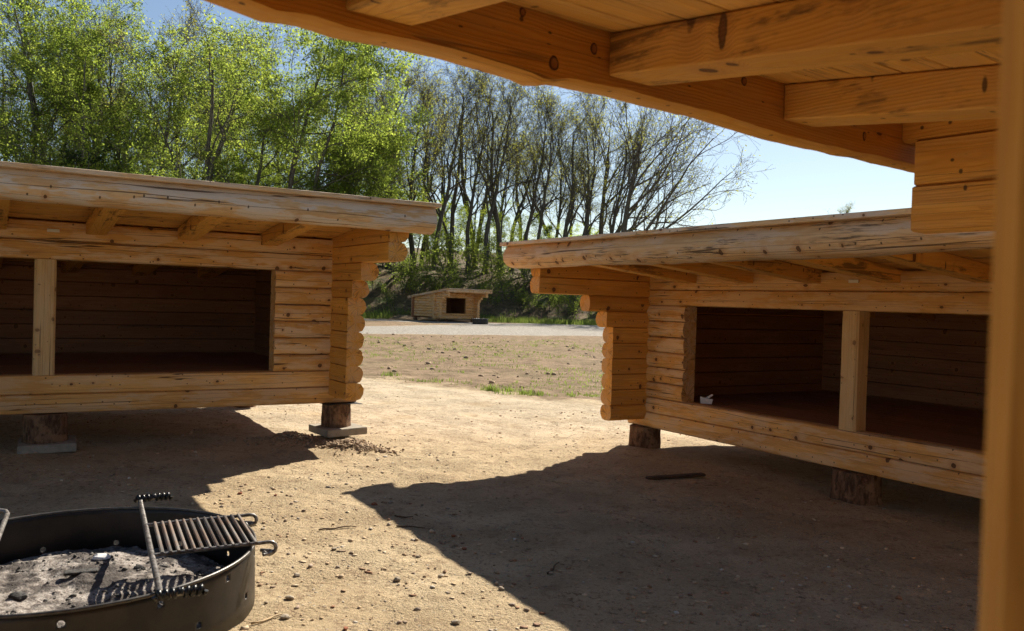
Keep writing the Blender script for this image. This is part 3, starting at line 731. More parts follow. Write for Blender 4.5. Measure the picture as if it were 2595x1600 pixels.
# ------------------------------------------------------------------ fire ring
def tube(pts, rad, n=8, closed=False, cap=True):
    pts = np.asarray(pts, float); m = len(pts)
    T = np.gradient(pts, axis=0) if not closed else (np.roll(pts, -1, 0) - np.roll(pts, 1, 0))
    T /= np.linalg.norm(T, axis=1)[:, None] + 1e-12
    ref = np.array([0, 0, 1.0]) if abs(T[0, 2]) < 0.9 else np.array([1.0, 0, 0])
    V = []; u = np.cross(T[0], ref); u /= np.linalg.norm(u)
    rads = np.full(m, rad) if np.isscalar(rad) else np.asarray(rad)
    for i in range(m):
        u = u - T[i] * (u @ T[i]); u /= np.linalg.norm(u) + 1e-12; w = np.cross(T[i], u)
        for k in range(n):
            a = 2 * math.pi * k / n; V.append(pts[i] + rads[i] * (u * math.cos(a) + w * math.sin(a)))
    F = []
    for i in range(m if closed else m - 1):
        j = (i + 1) % m
        for k in range(n): F.append((i * n + k, i * n + (k + 1) % n, j * n + (k + 1) % n, j * n + k))
    if cap and not closed: F += [tuple(range(n))[::-1], tuple((m - 1) * n + k for k in range(n))]
    return np.array(V), F

def tube_obj(name, pts, rad, mat, parent, n=8, closed=False):
    V, F = tube(pts, rad, n, closed); me = np_mesh(name, V, F, smooth=True, sharp=R(60)); return link_mesh(name, me, mat, parent)

RING_R, RING_H = 0.709, 0.226
def ring_wall():
    bm = bmesh.new(); nseg = 112; rows = [-0.03, 0.045, 0.075, 0.17, 0.20, RING_H]
    ang = lambda k: 2 * math.pi * (k % nseg) / nseg
    grid = [[bm.verts.new((RING_R * math.cos(ang(k)), RING_R * math.sin(ang(k)), z)) for k in range(nseg)] for z in rows]
    hr = 0.0125
    for i in range(len(rows) - 1):
        for k in range(nseg):
            q = [grid[i][k], grid[i][(k + 1) % nseg], grid[i + 1][(k + 1) % nseg], grid[i + 1][k]]
            if (i == 1 and k % 8 == 3) or (i == 3 and k % 8 == 7 and math.cos(ang(k)) > 0.2):
                a0 = ang(k) + math.pi / nseg; zc = (rows[i] + rows[i + 1]) / 2
                c = []
                for j in range(12):
                    t = 2 * math.pi * j / 12 - 3 * math.pi / 4
                    c.append(bm.verts.new((RING_R * math.cos(a0 + hr * math.cos(t) / RING_R), RING_R * math.sin(a0 + hr * math.cos(t) / RING_R), zc + hr * math.sin(t))))
                for sde in range(4):
                    for j in range(3):
                        pass
                    o1, o2 = q[sde], q[(sde + 1) % 4]
                    arc = [c[(sde * 3 + j) % 12] for j in range(4)]
                    bm.faces.new([o1, o2] + arc[::-1])
            else: bm.faces.new(q)
    bmesh.ops.recalc_face_normals(bm, faces=bm.faces)
    for f in bm.faces: f.smooth = True
    me = bpy.data.meshes.new('ring_wall'); bm.to_mesh(me); bm.free()
    return me

def coil(u0, du, v0, z, rad=0.0135, turns=4.0, length=0.085):
    pts = []
    for i in range(int(turns * 12) + 1):
        t = i / (turns * 12); a = 2 * math.pi * turns * t
        pts.append((u0 + rad * math.cos(a), v0 + du * length * t, z + rad * math.sin(a)))
    return pts

def build_ring():
    root = empty('fire_ring')
    w = link_mesh('ring_wall', ring_wall(), M_STEEL, root)
    md = w.modifiers.new('solid', 'SOLIDIFY'); md.thickness = 0.006; md.offset = 0
    tube_obj('rim', [((RING_R + 0.002) * math.cos(2 * math.pi * k / 96), (RING_R + 0.002) * math.sin(2 * math.pi * k / 96), RING_H) for k in range(96)], 0.0075, M_RIM, root, 8, True)
    zt = RING_H + 0.02
    for sgn in (1, -1):
        g_ = 'grate'
        # local u = x axis, v = y axis of the ring
        mb = [(-0.72, sgn * 0.37, zt + 0.012), (-0.722, sgn * 0.315, zt + 0.010), (-0.712, sgn * 0.292, zt + 0.006), (-0.69, sgn * 0.284, zt), (0, sgn * 0.284, zt - 0.001), (0.72, sgn * 0.284, zt), (0.748, sgn * 0.292, zt + 0.004), (0.757, sgn * 0.315, zt + 0.006), (0.758, sgn * 0.37, zt + 0.008)]
        grate = tube_obj('grate', mb, 0.0115, M_ROD, root, 10)
        for u, zz in ((-0.72, zt + 0.012), (0.758, zt + 0.008)):
            tube_obj('handle_rod', [(u, sgn * 0.365, zz), (u, sgn * 0.425, zz)], 0.0075, M_COIL, grate, 8)
            tube_obj('handle_coil', coil(u, sgn, 0.345, zz), 0.0078, M_COIL, grate, 6)
        for u in (-0.215, 0.262):
            pts = [(u, sgn * 0.286, zt + 0.004)] + [(u + 0.002, sgn * v, zt + 0.006) for v in (0.45, 0.60, 0.70)]
            for j in range(9):
                a = -math.pi / 2 + j * math.pi * 1.35 / 8
                pts.append((u, sgn * (0.735 + 0.028 * math.cos(a)), zt - 0.020 + 0.026 * -math.sin(a)))
            tube_obj('side_rod', pts, 0.0082, M_ROD, grate, 8)
            br = []
            for j in range(9):
                a = math.pi * j / 8
                br.append((u - 0.035 + 0.07 * j / 8, sgn * (RING_R - 0.004 + 0.045 * math.sin(a)), zt - 0.035))
            tube_obj('hinge_bracket', br, 0.0075, M_ROD, root, 8)
        for k in range(13):
            v = 0.322 + k * (0.68 - 0.322) / 12
            tube_obj('grate_bar', [(-0.222, sgn * v, zt + 0.009), (0.024, sgn * v, zt + 0.0085), (0.27, sgn * v, zt + 0.009)], 0.0080, M_RUST, grate, 6)
    return root
ring = build_ring()
ring.location = (-1.754, 3.462, gz(-1.754, 3.462) if False else 0.0093)
ring.rotation_euler = (R(1.1), 0, math.atan2(-0.898, 0.44))
tag(ring, 'round black steel fire ring with two hinged cooking grates in front', 'fire ring', 'fire rings')
ring2 = copy_tree(ring)
ring2.location = (-1.72, 46.6, gz(-1.72, 46.6) + 0.01); ring2.rotation_euler = (0, 0, 0.6); ring2.scale = (0.60, 0.60, 1.15)
tag(ring2, 'small distant black fire ring beside the far shelter', 'fire ring', 'fire rings')

# ash bed
def ash_h(AX, AY):
    rr_ = np.hypot(AX, AY)
    return 0.048 + 0.040 * np.exp(-((AX + 0.10) ** 2 + (AY - 0.30) ** 2) / 0.035) + fbm(AX * 4, AY * 4, 5, 4) * 0.065 + fbm(AX * 22, AY * 22, 9, 3) * 0.028 - 0.02 * sm(0.5, 0.7, rr_)
def ash():
    m = 170
    xsA = np.linspace(-0.70, 0.70, m); AX, AY = np.meshgrid(xsA, xsA)
    rr_ = np.hypot(AX, AY); Z = ash_h(AX, AY)
    idx = np.arange(m * m).reshape(m, m)
    Fq = np.stack([idx[:-1, :-1], idx[:-1, 1:], idx[1:, 1:], idx[1:, :-1]], -1).reshape(-1, 4)
    keep = (rr_.ravel()[Fq] < 0.70).all(1)
    return np_mesh('ash_bed', np.stack([AX, AY, Z], -1).reshape(-1, 3), Fq[keep], smooth=True)
ao = link_mesh('ash_bed', ash(), M_ASH, loc=(-1.754, 3.462, 0.0093)); tag(ao, 'grey ash and cinders filling the near fire ring', 'ash', kind='stuff')
def az(x, y): return 0.0093 + float(ash_h(np.array([x + 1.754]), np.array([y - 3.462]))[0])

def rock_mesh(name, sx, sy, sz, seed, sub=2, rough=0.22):
    bm = bmesh.new(); bmesh.ops.create_icosphere(bm, subdivisions=sub, radius=0.5)
    rg = np.random.default_rng(seed); pl = [Vector(rg.normal(size=3)).normalized() for _ in range(7)]
    for v in bm.verts:
        d = v.co.normalized(); k = 1.0
        for p_ in pl:
            t = d.dot(p_)
            if t > 0.62: k = min(k, 0.62 / t * 1.12)
        v.co = d * 0.5 * (k + rg.normal(0, rough * 0.12))
        v.co.x *= sx; v.co.y *= sy; v.co.z *= sz
    me = bpy.data.meshes.new(name); bm.to_mesh(me); bm.free()
    return me
def rock(name, x, y, sx, sy, sz, seed, mat, label, cat, group=None, z=None, rz=0):
    o = link_mesh(name, rock_mesh(name, sx, sy, sz, seed), mat, loc=(x, y, (gz(x, y) if z is None else z) + sz * 0.28), rot=(0.05, 0.08, rz))
    tag(o, label, cat, group); return o

AZ = 0.0093 + 0.062
for i, (x, y, s_, lb) in enumerate(((-1.965, 3.44, 0.075, 'round charcoal lump on the ash near the left picture edge'), (-1.99, 3.30, 0.05, 'charcoal lump below the round one at the left picture edge'), (-1.85, 3.15, 0.055, 'black charcoal lump at the front of the ash bed'), (-1.33, 3.30, 0.07, 'square charcoal block in the striped grate shadow'), (-1.62, 3.78, 0.06, 'charcoal piece at the back of the ash bed under the white scrap'))):
    rock('charcoal', x, y, s_, s_ * 0.8, s_ * 0.62, 80 + i, M_CHAR, lb, 'charcoal', 'charcoal lumps in the fire ring', z=az(x, y) - 0.006, rz=i * 0.7)
def wood_piece(name, x, y, L, w, t, z, rz, mat, label, cat, group=None, tilt=0.05):
    me = box_mesh(name, -L / 2, L / 2, -w / 2, w / 2, lambda q: 0.0, lambda q: t, 0, int(abs(x * 1000)), min(w, t) * 0.2)
    co = np.empty(len(me.vertices) * 3, dtype=np.float32); me.vertices.foreach_get('co', co); co = co.reshape(-1, 3)
    co[:, 1] += 0.25 * w * np.sin(co[:, 0] / L * 4); co[:, 2] *= 1 - 0.35 * np.abs(co[:, 0]) / (L / 2); me.vertices.foreach_set('co', co.ravel())
    o = link_mesh(name, me, mat, loc=(x, y, z), rot=(0.03, tilt, rz)); tag(o, label, cat, group); return o
wood_piece('wood_scrap', -1.87, 3.0, 0.09, 0.045, 0.03, az(-1.87, 3.0), 0.7, M_FRESH, 'orange wood scrap in the ash at the lower left corner', 'wood scrap')
wood_piece('wood_scrap', -1.35, 3.58, 0.17, 0.022, 0.016, az(-1.35, 3.58), 0.35, M_CHIP, 'pale split stick lying on the ash below the grate', 'wood scrap')
wood_piece('wood_scrap', -1.82, 3.66, 0.13, 0.045, 0.02, az(-1.82, 3.66) - 0.006, 0.4, M_CHAR, 'half burnt board end on the ash heap', 'wood scrap')
# crumpled paper in the pit and white carton in the right shelter
def crumple(name, sx, sy, sz, seed, mat):
    bm = bmesh.new(); bmesh.ops.create_icosphere(bm, subdivisions=2, radius=0.5); rg = np.random.default_rng(seed)
    for v in bm.verts:
        v.co *= 1 + rg.normal(0, 0.17); v.co.x *= sx; v.co.y *= sy; v.co.z *= sz
    me = bpy.data.meshes.new(name); bm.to_mesh(me); bm.free(); me.materials.append(mat); return me
o = link_mesh('paper_scrap', crumple('paper_scrap', 0.085, 0.05, 0.032, 5, M_PAPER), loc=(-1.80, 3.80, az(-1.80, 3.80) + 0.008), rot=(0, 0, 0.1)); tag(o, 'white crumpled paper scrap on the ash heap', 'paper')
bm = bmesh.new()
for pts in (((-0.09, 0, 0), (0.075, 0, 0), (0.09, 0, 0.07), (-0.03, 0, 0.085), (-0.10, 0, 0.10)), ):
    f1 = [bm.verts.new((x, y + 0.01 * math.sin(x * 30), z)) for x, y, z in pts]; f2 = [bm.verts.new((x * 0.96, y + 0.055, z * 0.97)) for x, y, z in pts]
    bm.faces.new(f1); bm.faces.new(f2[::-1])
    for i in range(5): bm.faces.new([f1[(i + 1) % 5], f1[i], f2[i], f2[(i + 1) % 5]])
fl = [bm.verts.new(v) for v in ((-0.03, 0.0, 0.083), (0.03, -0.004, 0.082), (0.095, 0.0, 0.135), (0.07, 0.02, 0.142), (0.0, 0.03, 0.10))]
fl2 = [bm.verts.new((v.co.x, v.co.y + 0.03, v.co.z - 0.008)) for v in fl]
bm.faces.new(fl); bm.faces.new(fl2[::-1])
for i in range(5): bm.faces.new([fl[(i + 1) % 5], fl[i], fl2[i], fl2[(i + 1) % 5]])
bmesh.ops.recalc_face_normals(bm, faces=bm.faces)
bmesh.ops.scale(bm, vec=(0.62, 0.62, 0.66), verts=bm.verts)
me = bpy.data.meshes.new('paper_bag'); bm.to_mesh(me); bm.free()
wx, wy = local_to_world(shelter_r, 0.615, 0.20)
o = link_mesh('paper_bag', me, M_PAPER, loc=(wx, wy, shelter_r.location.z + 0.292), rot=(0, 0, R(-20))); tag(o, 'crushed white paper bag beside the left jamb inside the right shelter', 'paper bag')

# dark plank on the ground before the right shelter
x1, y1, x2, y2 = 1.112, 6.855, 1.648, 7.064
wood_piece('plank', (x1 + x2) / 2, (y1 + y2) / 2, 0.56, 0.06, 0.034, gz(1.38, 6.95) + 0.004, math.atan2(y2 - y1, x2 - x1), M_DARKPLANK, 'dark short plank lying on the shaded ground before the right shelter', 'plank', tilt=0.0)

# ------------------------------------------------------------------ stones that can be told apart
ST = [(-1.072, 7.05, .075, 0, 'pale stone on the sunlit sand right of the slab'), (-0.843, 5.455, .085, 1, 'reddish brick lump just inside the tip of the shadow'), (-0.752, 5.532, .065, 0, 'pale stone beside the reddish brick lump at the shadow tip'),
      (-0.294, 4.816, .055, 1, 'upper of two small red brick bits inside the shadow'), (-0.215, 4.581, .055, 1, 'lower of two small red brick bits inside the shadow'), (-0.888, 4.427, .062, 0, 'round tan stone on the sand right of the grate'),
      (-0.304, 4.135, .075, 0, 'flat pale stone on the sunlit sand near the shadow edge'), (-0.191, 3.5, .075, 0, 'angular pale stone on the sunlit sand at the bottom edge'), (0.423, 4.48, .055, 0, 'grey pebble deep in the front shadow'),
      (-0.505, 4.012, .075, 0, 'wide flat stone on sunlit sand, left of the shadow edge'), (-1.755, 5.61, .065, 1, 'brown stone at the edge of the left shadow'), (-1.355, 4.759, .06, 0, 'pale stone on the sand behind the fire ring'),
      (-0.98, 4.02, .06, 0, 'tan stone beside the hinge loop of the grate'), (-1.508, 5.565, .05, 1, 'small brown stone above the fire ring'), (0.235, 4.236, .05, 0, 'small grey stone in shadow, lower middle'),
      (-0.45, 4.401, .05, 0, 'small pale stone half way along the sunlit sand'), (-0.011, 3.948, .06, 0, 'buried pale stone at the lower shadow edge'), (-0.93, 3.70, .085, 0, 'pale flat stone against the outside of the fire ring'),
      (-0.90, 3.50, .08, 0, 'light grey stone beside the fire ring wall'), (-0.86, 3.28, .07, 0, 'lowest pale stone beside the fire ring wall'), (-0.62, 3.36, .06, 1, 'brown clod stone between the fire ring and the bottom edge')]
for i, (x, y, s_, k, lb) in enumerate(ST):
    s_ *= 0.60
    rock('stone', x, y, s_, s_ * random.uniform(.6, .9), s_ * random.uniform(.45, .65), 100 + i, M_BRICK if k else M_STONE, lb, 'stone', 'loose stones on the sand', rz=random.uniform(0, 3))
# twigs
TW = [(-0.95, 4.83, 0.22, 0.5, 'thin curved twig on the sand behind the grate'), (-0.55, 4.95, 0.17, 0.1, 'short dark twig on the sand near the shadow edge'), (-0.62, 5.18, 0.12, 0.4, 'small twig inside the shadow tip'), (0.25, 4.32, 0.2, 1.2, 'thin bent twig in the front shadow'), (0.42, 6.5, 0.16, -0.4, 'pale thin stem on the shaded ground before the right shelter'), (-0.95, 3.46, 0.16, 0.9, 'pale split twig beside the fire ring')]
for i, (x, y, L, a, lb) in enumerate(TW):
    rg = np.random.default_rng(300 + i); n = 9; pts = []
    for j in range(n):
        t = j / (n - 1) - 0.5; xx = x + L * t * math.cos(a) - 0.05 * L * math.sin(6 * t) * math.sin(a); yy = y + L * t * math.sin(a) + 0.12 * L * math.cos(3.5 * t + i)
        pts.append((xx, yy, gz(xx, yy) + 0.006 + rg.uniform(0, .004)))
    V, F = tube(pts, np.linspace(0.0055, 0.0028, n), 5); me = np_mesh('twig', V, F, smooth=True)
    o = link_mesh('twig', me, M_CHIP if 'pale' in lb else M_TWIG); tag(o, lb, 'twig', 'twigs on the sand')

# ------------------------------------------------------------------ gravel, crumbs and chips (uncountable)
def scatter_rocks(name, X, Y, S, seed, mat, label, cat, flat=0.55, zoff=0.0, tint=None, zbase=None):
    rg = np.random.default_rng(seed); n = len(X)
    bm = bmesh.new(); bmesh.ops.create_icosphere(bm, subdivisions=1, radius=0.5)
    bv = np.array([v.co[:] for v in bm.verts]); bf = np.array([[v.index for v in f.verts] for f in bm.faces]); bm.free()
    k = len(bv)
    jit = 1 + rg.normal(0, 0.26, (n, k, 1))
    sc = np.stack([rg.uniform(.75, 1.3, n), rg.uniform(.6, 1.0, n), rg.uniform(flat * .7, flat * 1.2, n)], -1)[:, None, :]
    V = bv[None] * jit * sc * S[:, None, None]
    a = rg.uniform(0, 6.28, n); c, s_ = np.cos(a)[:, None], np.sin(a)[:, None]
    x = V[..., 0] * c - V[..., 1] * s_; y = V[..., 0] * s_ + V[..., 1] * c
    Z = (ground_z(X, Y) if zbase is None else zbase)[:, None] + V[..., 2] + (S * flat * 0.2)[:, None] + zoff
    W_ = np.stack([x + X[:, None], y + Y[:, None], Z], -1).reshape(-1, 3)
    Fq = (bf[None] + (np.arange(n) * k)[:, None, None]).reshape(-1, 3)
    me = np_mesh(name, W_, Fq)
    t = np.repeat(rg.uniform(0, 1, n) if tint is None else tint, k)
    at = me.attributes.new('tint', 'FLOAT', 'POINT'); at.data.foreach_set('value', t.astype(np.float32))
    o = link_mesh(name, me, mat); tag(o, label, cat, kind='stuff'); return o
n = 15000
Y_ = 2.6 + 9.4 * rng.uniform(0, 1, n) ** 1.5; X_ = rng.uniform(-0.62, 0.62, n) * Y_
S_ = 0.005 + 0.030 * rng.uniform(0, 1, n) ** 7.0
inring = np.hypot(X_ + 1.754, Y_ - 3.462) < 0.74
clus = vnoise(X_ * 1.3, Y_ * 1.3, 77) > 0.55
k_ = ~inring & (clus | (rng.uniform(0, 1, n) < 0.22))
scatter_rocks('gravel', X_[k_], Y_[k_], S_[k_], 3, M_PEBBLES, 'scattered pebbles and crumbs on the sandy yard', 'gravel')
n = 900
a = rng.uniform(0, 6.28, n); q = np.abs(rng.normal(0, 0.15, n)); ci = rng.integers(0, 3, n)
cxs = np.array([-1.46, -1.95, -1.26])[ci]; cys = np.array([7.52, 7.70, 7.46])[ci]
scatter_rocks('soil_heap', cxs + q * 1.4 * np.cos(a), cys + q * 0.8 * np.sin(a), 0.012 + 0.03 * rng.uniform(0, 1, n) ** 2, 4, M_SOIL, 'crumbly brown soil heaped around the left shelter slab', 'soil', 0.7, 0.008)
n = 1500
ra_ = rng.uniform(0, 6.283, n); rq = 0.68 * np.sqrt(rng.uniform(0, 1, n)); ax_, ay_ = rq * np.cos(ra_), rq * np.sin(ra_)
kk = (vnoise(ax_ * 6, ay_ * 6, 55) > 0.42) | (ay_ > 0.25); ax_, ay_ = ax_[kk], ay_[kk]; n = len(ax_)
scatter_rocks('cinders', ax_ - 1.754, ay_ + 3.462, 0.004 + 0.020 * rng.uniform(0, 1, n) ** 3.0, 12, M_CINDER, 'small black and grey cinders on the ash', 'cinders', 0.6, 0.0, zbase=0.0093 + ash_h(ax_, ay_))
n = 2600
Y_ = 2.7 + 7 * rng.uniform(0, 1, n) ** 1.4; X_ = rng.uniform(-0.6, 0.6, n) * Y_; k_ = np.hypot(X_ + 1.754, Y_ - 3.462) > 0.76
X_, Y_ = X_[k_], Y_[k_]; n = len(X_)
scatter_rocks('wood_chips', X_, Y_, 0.010 + 0.030 * rng.uniform(0, 1, n) ** 3, 13, M_PEBBLES, 'flat wood chips and bark crumbs trodden into the sand', 'wood chips', 0.16, 0.002)
n = 500
scatter_rocks('clods', rng.uniform(-7, 7, n), rng.uniform(14, 32, n), 0.03 + 0.10 * rng.uniform(0, 1, n) ** 3, 6, M_SOIL, 'dark soil clods strewn over the bare field', 'soil', 0.6, 0.0)

# ------------------------------------------------------------------ grass
def blades(name, X, Y, Hh, seed, label, width=0.012, per=5, spread=0.05):
    rg = np.random.default_rng(seed); X = np.repeat(X, per); Y = np.repeat(Y, per); Hh = np.repeat(Hh, per) * rg.uniform(.5, 1.15, len(X)); n = len(X)
    X = X + rg.normal(0, spread, n); Y = Y + rg.normal(0, spread, n); Z = ground_z(X, Y) - 0.005
    a = rg.uniform(0, 6.28, n); l = rg.uniform(0.1, 0.6, n) * Hh
    dx, dy = np.cos(a), np.sin(a); w = width * rg.uniform(.6, 1.3, n)
    b0 = np.stack([X - dy * w, Y + dx * w, Z], -1); b1 = np.stack([X + dy * w, Y - dx * w, Z], -1)
    m0 = np.stack([X - dy * w * .7 + dx * l * .4, Y + dx * w * .7 + dy * l * .4, Z + Hh * .6], -1); m1 = np.stack([X + dy * w * .7 + dx * l * .4, Y - dx * w * .7 + dy * l * .4, Z + Hh * .6], -1)
    t = np.stack([X + dx * l, Y + dy * l, Z + Hh], -1)
    V = np.stack([b0, b1, m1, m0, t], 1).reshape(-1, 3); i0 = np.arange(n) * 5
    F = np.concatenate([np.stack([i0, i0 + 1, i0 + 2], -1), np.stack([i0, i0 + 2, i0 + 3], -1), np.stack([i0 + 3, i0 + 2, i0 + 4], -1)])
    me = np_mesh(name, V, F); at = me.attributes.new('tint', 'FLOAT', 'POINT'); at.data.foreach_set('value', np.repeat(rg.uniform(0, 1, n), 5).astype(np.float32))
    o = link_mesh(name, me, M_GRASS); tag(o, label, 'grass', kind='stuff'); return o
n = 4200
X_ = rng.uniform(-7, 7, n); Y_ = 13.2 + 17 * rng.uniform(0, 1, n) ** 1.3
k_ = (Y_ > 13.5 - 0.63 * (X_ + 0.1)) & (vnoise(X_ * 0.7, Y_ * 0.7, 91) + 0.5 * vnoise(X_ * 3, Y_ * 3, 92) > 0.80)
X_, Y_ = X_[k_], Y_[k_]
blades('field_grass', X_, Y_, 0.03 + 0.04 * rng.uniform(0, 1, len(X_)), 8, 'sparse young grass sprouting over the bare field', 0.009, 4, 0.06)
tx, ty, th_ = [], [], []
for (cx_, cy_, nn, sp_, hh) in ((-0.25, 13.45, 22, 0.15, 0.085), (0.20, 13.2, 22, 0.18, 0.075), (-2.15, 15.2, 8, 0.08, 0.09), (-1.45, 14.4, 6, 0.09, 0.06), (0.95, 13.3, 8, 0.15, 0.05), (1.3, 13.6, 6, 0.14, 0.05)):
    tx += list(cx_ + rng.normal(0, sp_, nn)); ty += list(cy_ + rng.normal(0, sp_ * 0.8, nn)); th_ += [hh] * nn
blades('grass_tufts', np.array(tx), np.array(ty), np.array(th_), 9, 'bright green grass tufts along the near edge of the field', 0.007, 9, 0.035)
n = 3800
X_ = rng.uniform(-14, 18, n); Y_ = 52.6 + np.maximum(0, X_ - 4) * 0.15 + rng.normal(0, 0.9, n)
k_ = (X_ > -1.5) | (X_ < -7.5) | (Y_ > 53.5)
blades('verge_grass', X_[k_], Y_[k_], rng.uniform(.15, .4, k_.sum()), 10, 'grass strip along the foot of the wooded bank', 0.022, 4, 0.15)

# ------------------------------------------------------------------ trees
class TreeB:
    def __init__(self, seed): self.rg = np.random.default_rng(seed); self.V = []; self.F = []; self.n = 0; self.tips = []
    def seg(self, pts, rads, sides):
        V, F = tube(pts, rads, sides, cap=False)
        self.V.append(V); self.F.append(np.array(F) + self.n); self.n += len(V)
    def grow(self, p, d, L, r, lev, cfg):
        rg = self.rg; c = cfg[lev]; n = c['n']; step = L / n
        pts = [np.array(p)]; dirs = [d]; d = np.array(d, float)
        for i in range(n):
            d = d + rg.normal(0, c['wob'], 3) + np.array([0, 0, c['up']]); d /= np.linalg.norm(d)
            pts.append(pts[-1] + d * step); dirs.append(d)
        pts = np.array(pts); rads = np.linspace(r, max(r * c['taper'], 0.006), n + 1)
        if lev == 0: rads[0] *= 1.35
        self.seg(pts, rads, c['sides'])
        if lev + 1 >= len(cfg):
            self.tips.append((pts[-1], dirs[-1])); self.tips.append((pts[-1] * .5 + pts[0] * .5, dirs[-1])); return
        k = cfg[lev + 1]; m = max(1, int(rg.normal(c['kids'], c['kids'] * 0.15)))
        for j in range(m):
            t = c['t0'] + (1 - c['t0']) * ((j + rg.uniform(0, 1)) / m) ** c.get('tp', 1.0); t = min(t, 0.999)
            f = t * n; i = int(f); q = pts[i] + (pts[i + 1] - pts[i]) * (f - i); dd = dirs[min(i + 1, n)]
            az = rg.uniform(0, 6.283); perp = np.cross(dd, np.array([math.cos(az), math.sin(az), 0.15])); perp /= np.linalg.norm(perp) + 1e-9
            ang = rg.normal(k['ang'], 0.16); nd = dd * math.cos(ang) + perp * math.sin(ang)
            if 'bias' in k: nd = nd + np.array(k['bias']) * rg.uniform(0, 1); nd /= np.linalg.norm(nd)
            if k.get('flat'): nd[2] *= k['flat']; nd /= np.linalg.norm(nd)
            rr_ = rads[i] * k['rr'] * rg.uniform(.75, 1.1)
            self.grow(q, nd, k['L'] * L * rg.uniform(.7, 1.2) * (1.15 - 0.5 * t if lev == 0 else 1), max(rr_, 0.006), lev + 1, cfg)
    def wood_mesh(self, name):
        V = np.concatenate(self.V); F = np.concatenate(self.F); return np_mesh(name, V, F, smooth=True)
    def leaf_mesh(self, name, per, size, spread, flat=0.0, frac=1.0, zmin=-1):
        rg = self.rg; T = np.array([t[0] for t in self.tips])
        T = T[rg.uniform(0, 1, len(T)) < frac]
        if zmin > 0: T = T[T[:, 2] > zmin]
        C = np.repeat(T, per, 0); n = len(C)
        C = C + rg.normal(0, spread, (n, 3)) * np.array([1, 1, 0.7 if flat else 1.0])
        nr = rg.normal(0, 1, (n, 3)); nr[:, 2] += flat; nr /= np.linalg.norm(nr, axis=1)[:, None]
        u = np.cross(nr, rg.normal(0, 1, (n, 3))); u /= np.linalg.norm(u, axis=1)[:, None]; w = np.cross(nr, u)
        s_ = size * rg.uniform(.4, 1.5, n)[:, None]
        V = np.stack([C - u * s_, C + w * s_ * .55, C + u * s_, C - w * s_ * .55], 1).reshape(-1, 3)
        F = np.arange(n * 4).reshape(n, 4)
        me = np_mesh(name, V, F)
        cl = np.repeat(rg.uniform(0, 1, len(T)), per) * 0.6 + rg.uniform(0, .4, n)
        at = me.attributes.new('tint', 'FLOAT', 'POINT'); at.data.foreach_set('value', np.repeat(cl, 4).astype(np.float32))
        return me

def cfg_bare(h):     # upright sinuous forest tree with a fine open crown
    return [dict(n=18, sides=6, wob=0.095, up=0.06, taper=0.16, kids=15, t0=0.30), dict(n=11, sides=5, wob=0.19, up=0.085, taper=0.22, kids=8, t0=0.2, L=0.40, ang=0.60, rr=0.55),
            dict(n=6, sides=3, wob=0.17, up=0.07, taper=0.35, kids=6, t0=0.15, L=0.34, ang=0.62, rr=0.5), dict(n=4, sides=3, wob=0.18, up=0.06, taper=0.5, kids=4, t0=0.15, L=0.50, ang=0.65, rr=0.6), dict(n=2, sides=3, wob=0.2, up=0.04, taper=0.6, L=0.6, ang=0.6, rr=0.7)]
def cfg_multi(h):    # forks low into several rising stems
    return [dict(n=12, sides=7, wob=0.07, up=0.05, taper=0.3, kids=7, t0=0.10), dict(n=14, sides=5, wob=0.16, up=0.09, taper=0.18, kids=12, t0=0.25, L=0.72, ang=0.42, rr=0.58),
            dict(n=6, sides=4, wob=0.17, up=0.06, taper=0.35, kids=6, t0=0.15, L=0.24, ang=0.65, rr=0.5), dict(n=4, sides=3, wob=0.18, up=0.05, taper=0.5, kids=4, t0=0.15, L=0.48, ang=0.7, rr=0.55), dict(n=2, sides=3, wob=0.2, up=0.03, taper=0.6, L=0.55, ang=0.65, rr=0.6)]
def cfg_leafy(h):    # beech with layered side branches from low down
    return [dict(n=14, sides=7, wob=0.06, up=0.05, taper=0.15, kids=20, t0=0.14), dict(n=8, sides=5, wob=0.10, up=0.035, taper=0.25, kids=10, t0=0.15, L=0.40, ang=1.0, rr=0.42),
            dict(n=5, sides=4, wob=0.13, up=0.0, taper=0.35, kids=5, t0=0.15, L=0.36, ang=0.75, rr=0.5, flat=0.7), dict(n=3, sides=3, wob=0.16, up=-0.01, taper=0.5, kids=3, t0=0.15, L=0.48, ang=0.7, rr=0.55, flat=0.7), dict(n=1, sides=3, wob=0.2, up=0.0, taper=0.6, L=0.55, ang=0.65, rr=0.6)]
def cfg_edge(h):     # wide edge-of-wood tree leaning out
    return [dict(n=12, sides=7, wob=0.05, up=0.03, taper=0.25, kids=13, t0=0.10), dict(n=10, sides=5, wob=0.10, up=0.035, taper=0.2, kids=11, t0=0.2, L=0.86, ang=0.70, rr=0.55, bias=(0.95, -0.1, -0.05)),
            dict(n=6, sides=4, wob=0.15, up=0.05, taper=0.35, kids=6, t0=0.15, L=0.32, ang=0.6, rr=0.5), dict(n=4, sides=3, wob=0.17, up=0.04, taper=0.5, kids=4, t0=0.15, L=0.48, ang=0.65, rr=0.55), dict(n=2, sides=3, wob=0.2, up=0.03, taper=0.6, L=0.55, ang=0.65, rr=0.6)]
def cfg_shrub(h):
    return [dict(n=5, sides=5, wob=0.12, up=0.05, taper=0.5, kids=9, t0=0.05), dict(n=5, sides=4, wob=0.16, up=0.06, taper=0.3, kids=7, t0=0.2, L=0.75, ang=0.75, rr=0.6), dict(n=3, sides=3, wob=0.2, up=0.03, taper=0.5, kids=4, t0=0.2, L=0.45, ang=0.7, rr=0.55), dict(n=2, sides=3, wob=0.2, up=0.0, taper=0.6, L=0.5, ang=0.6, rr=0.6)]
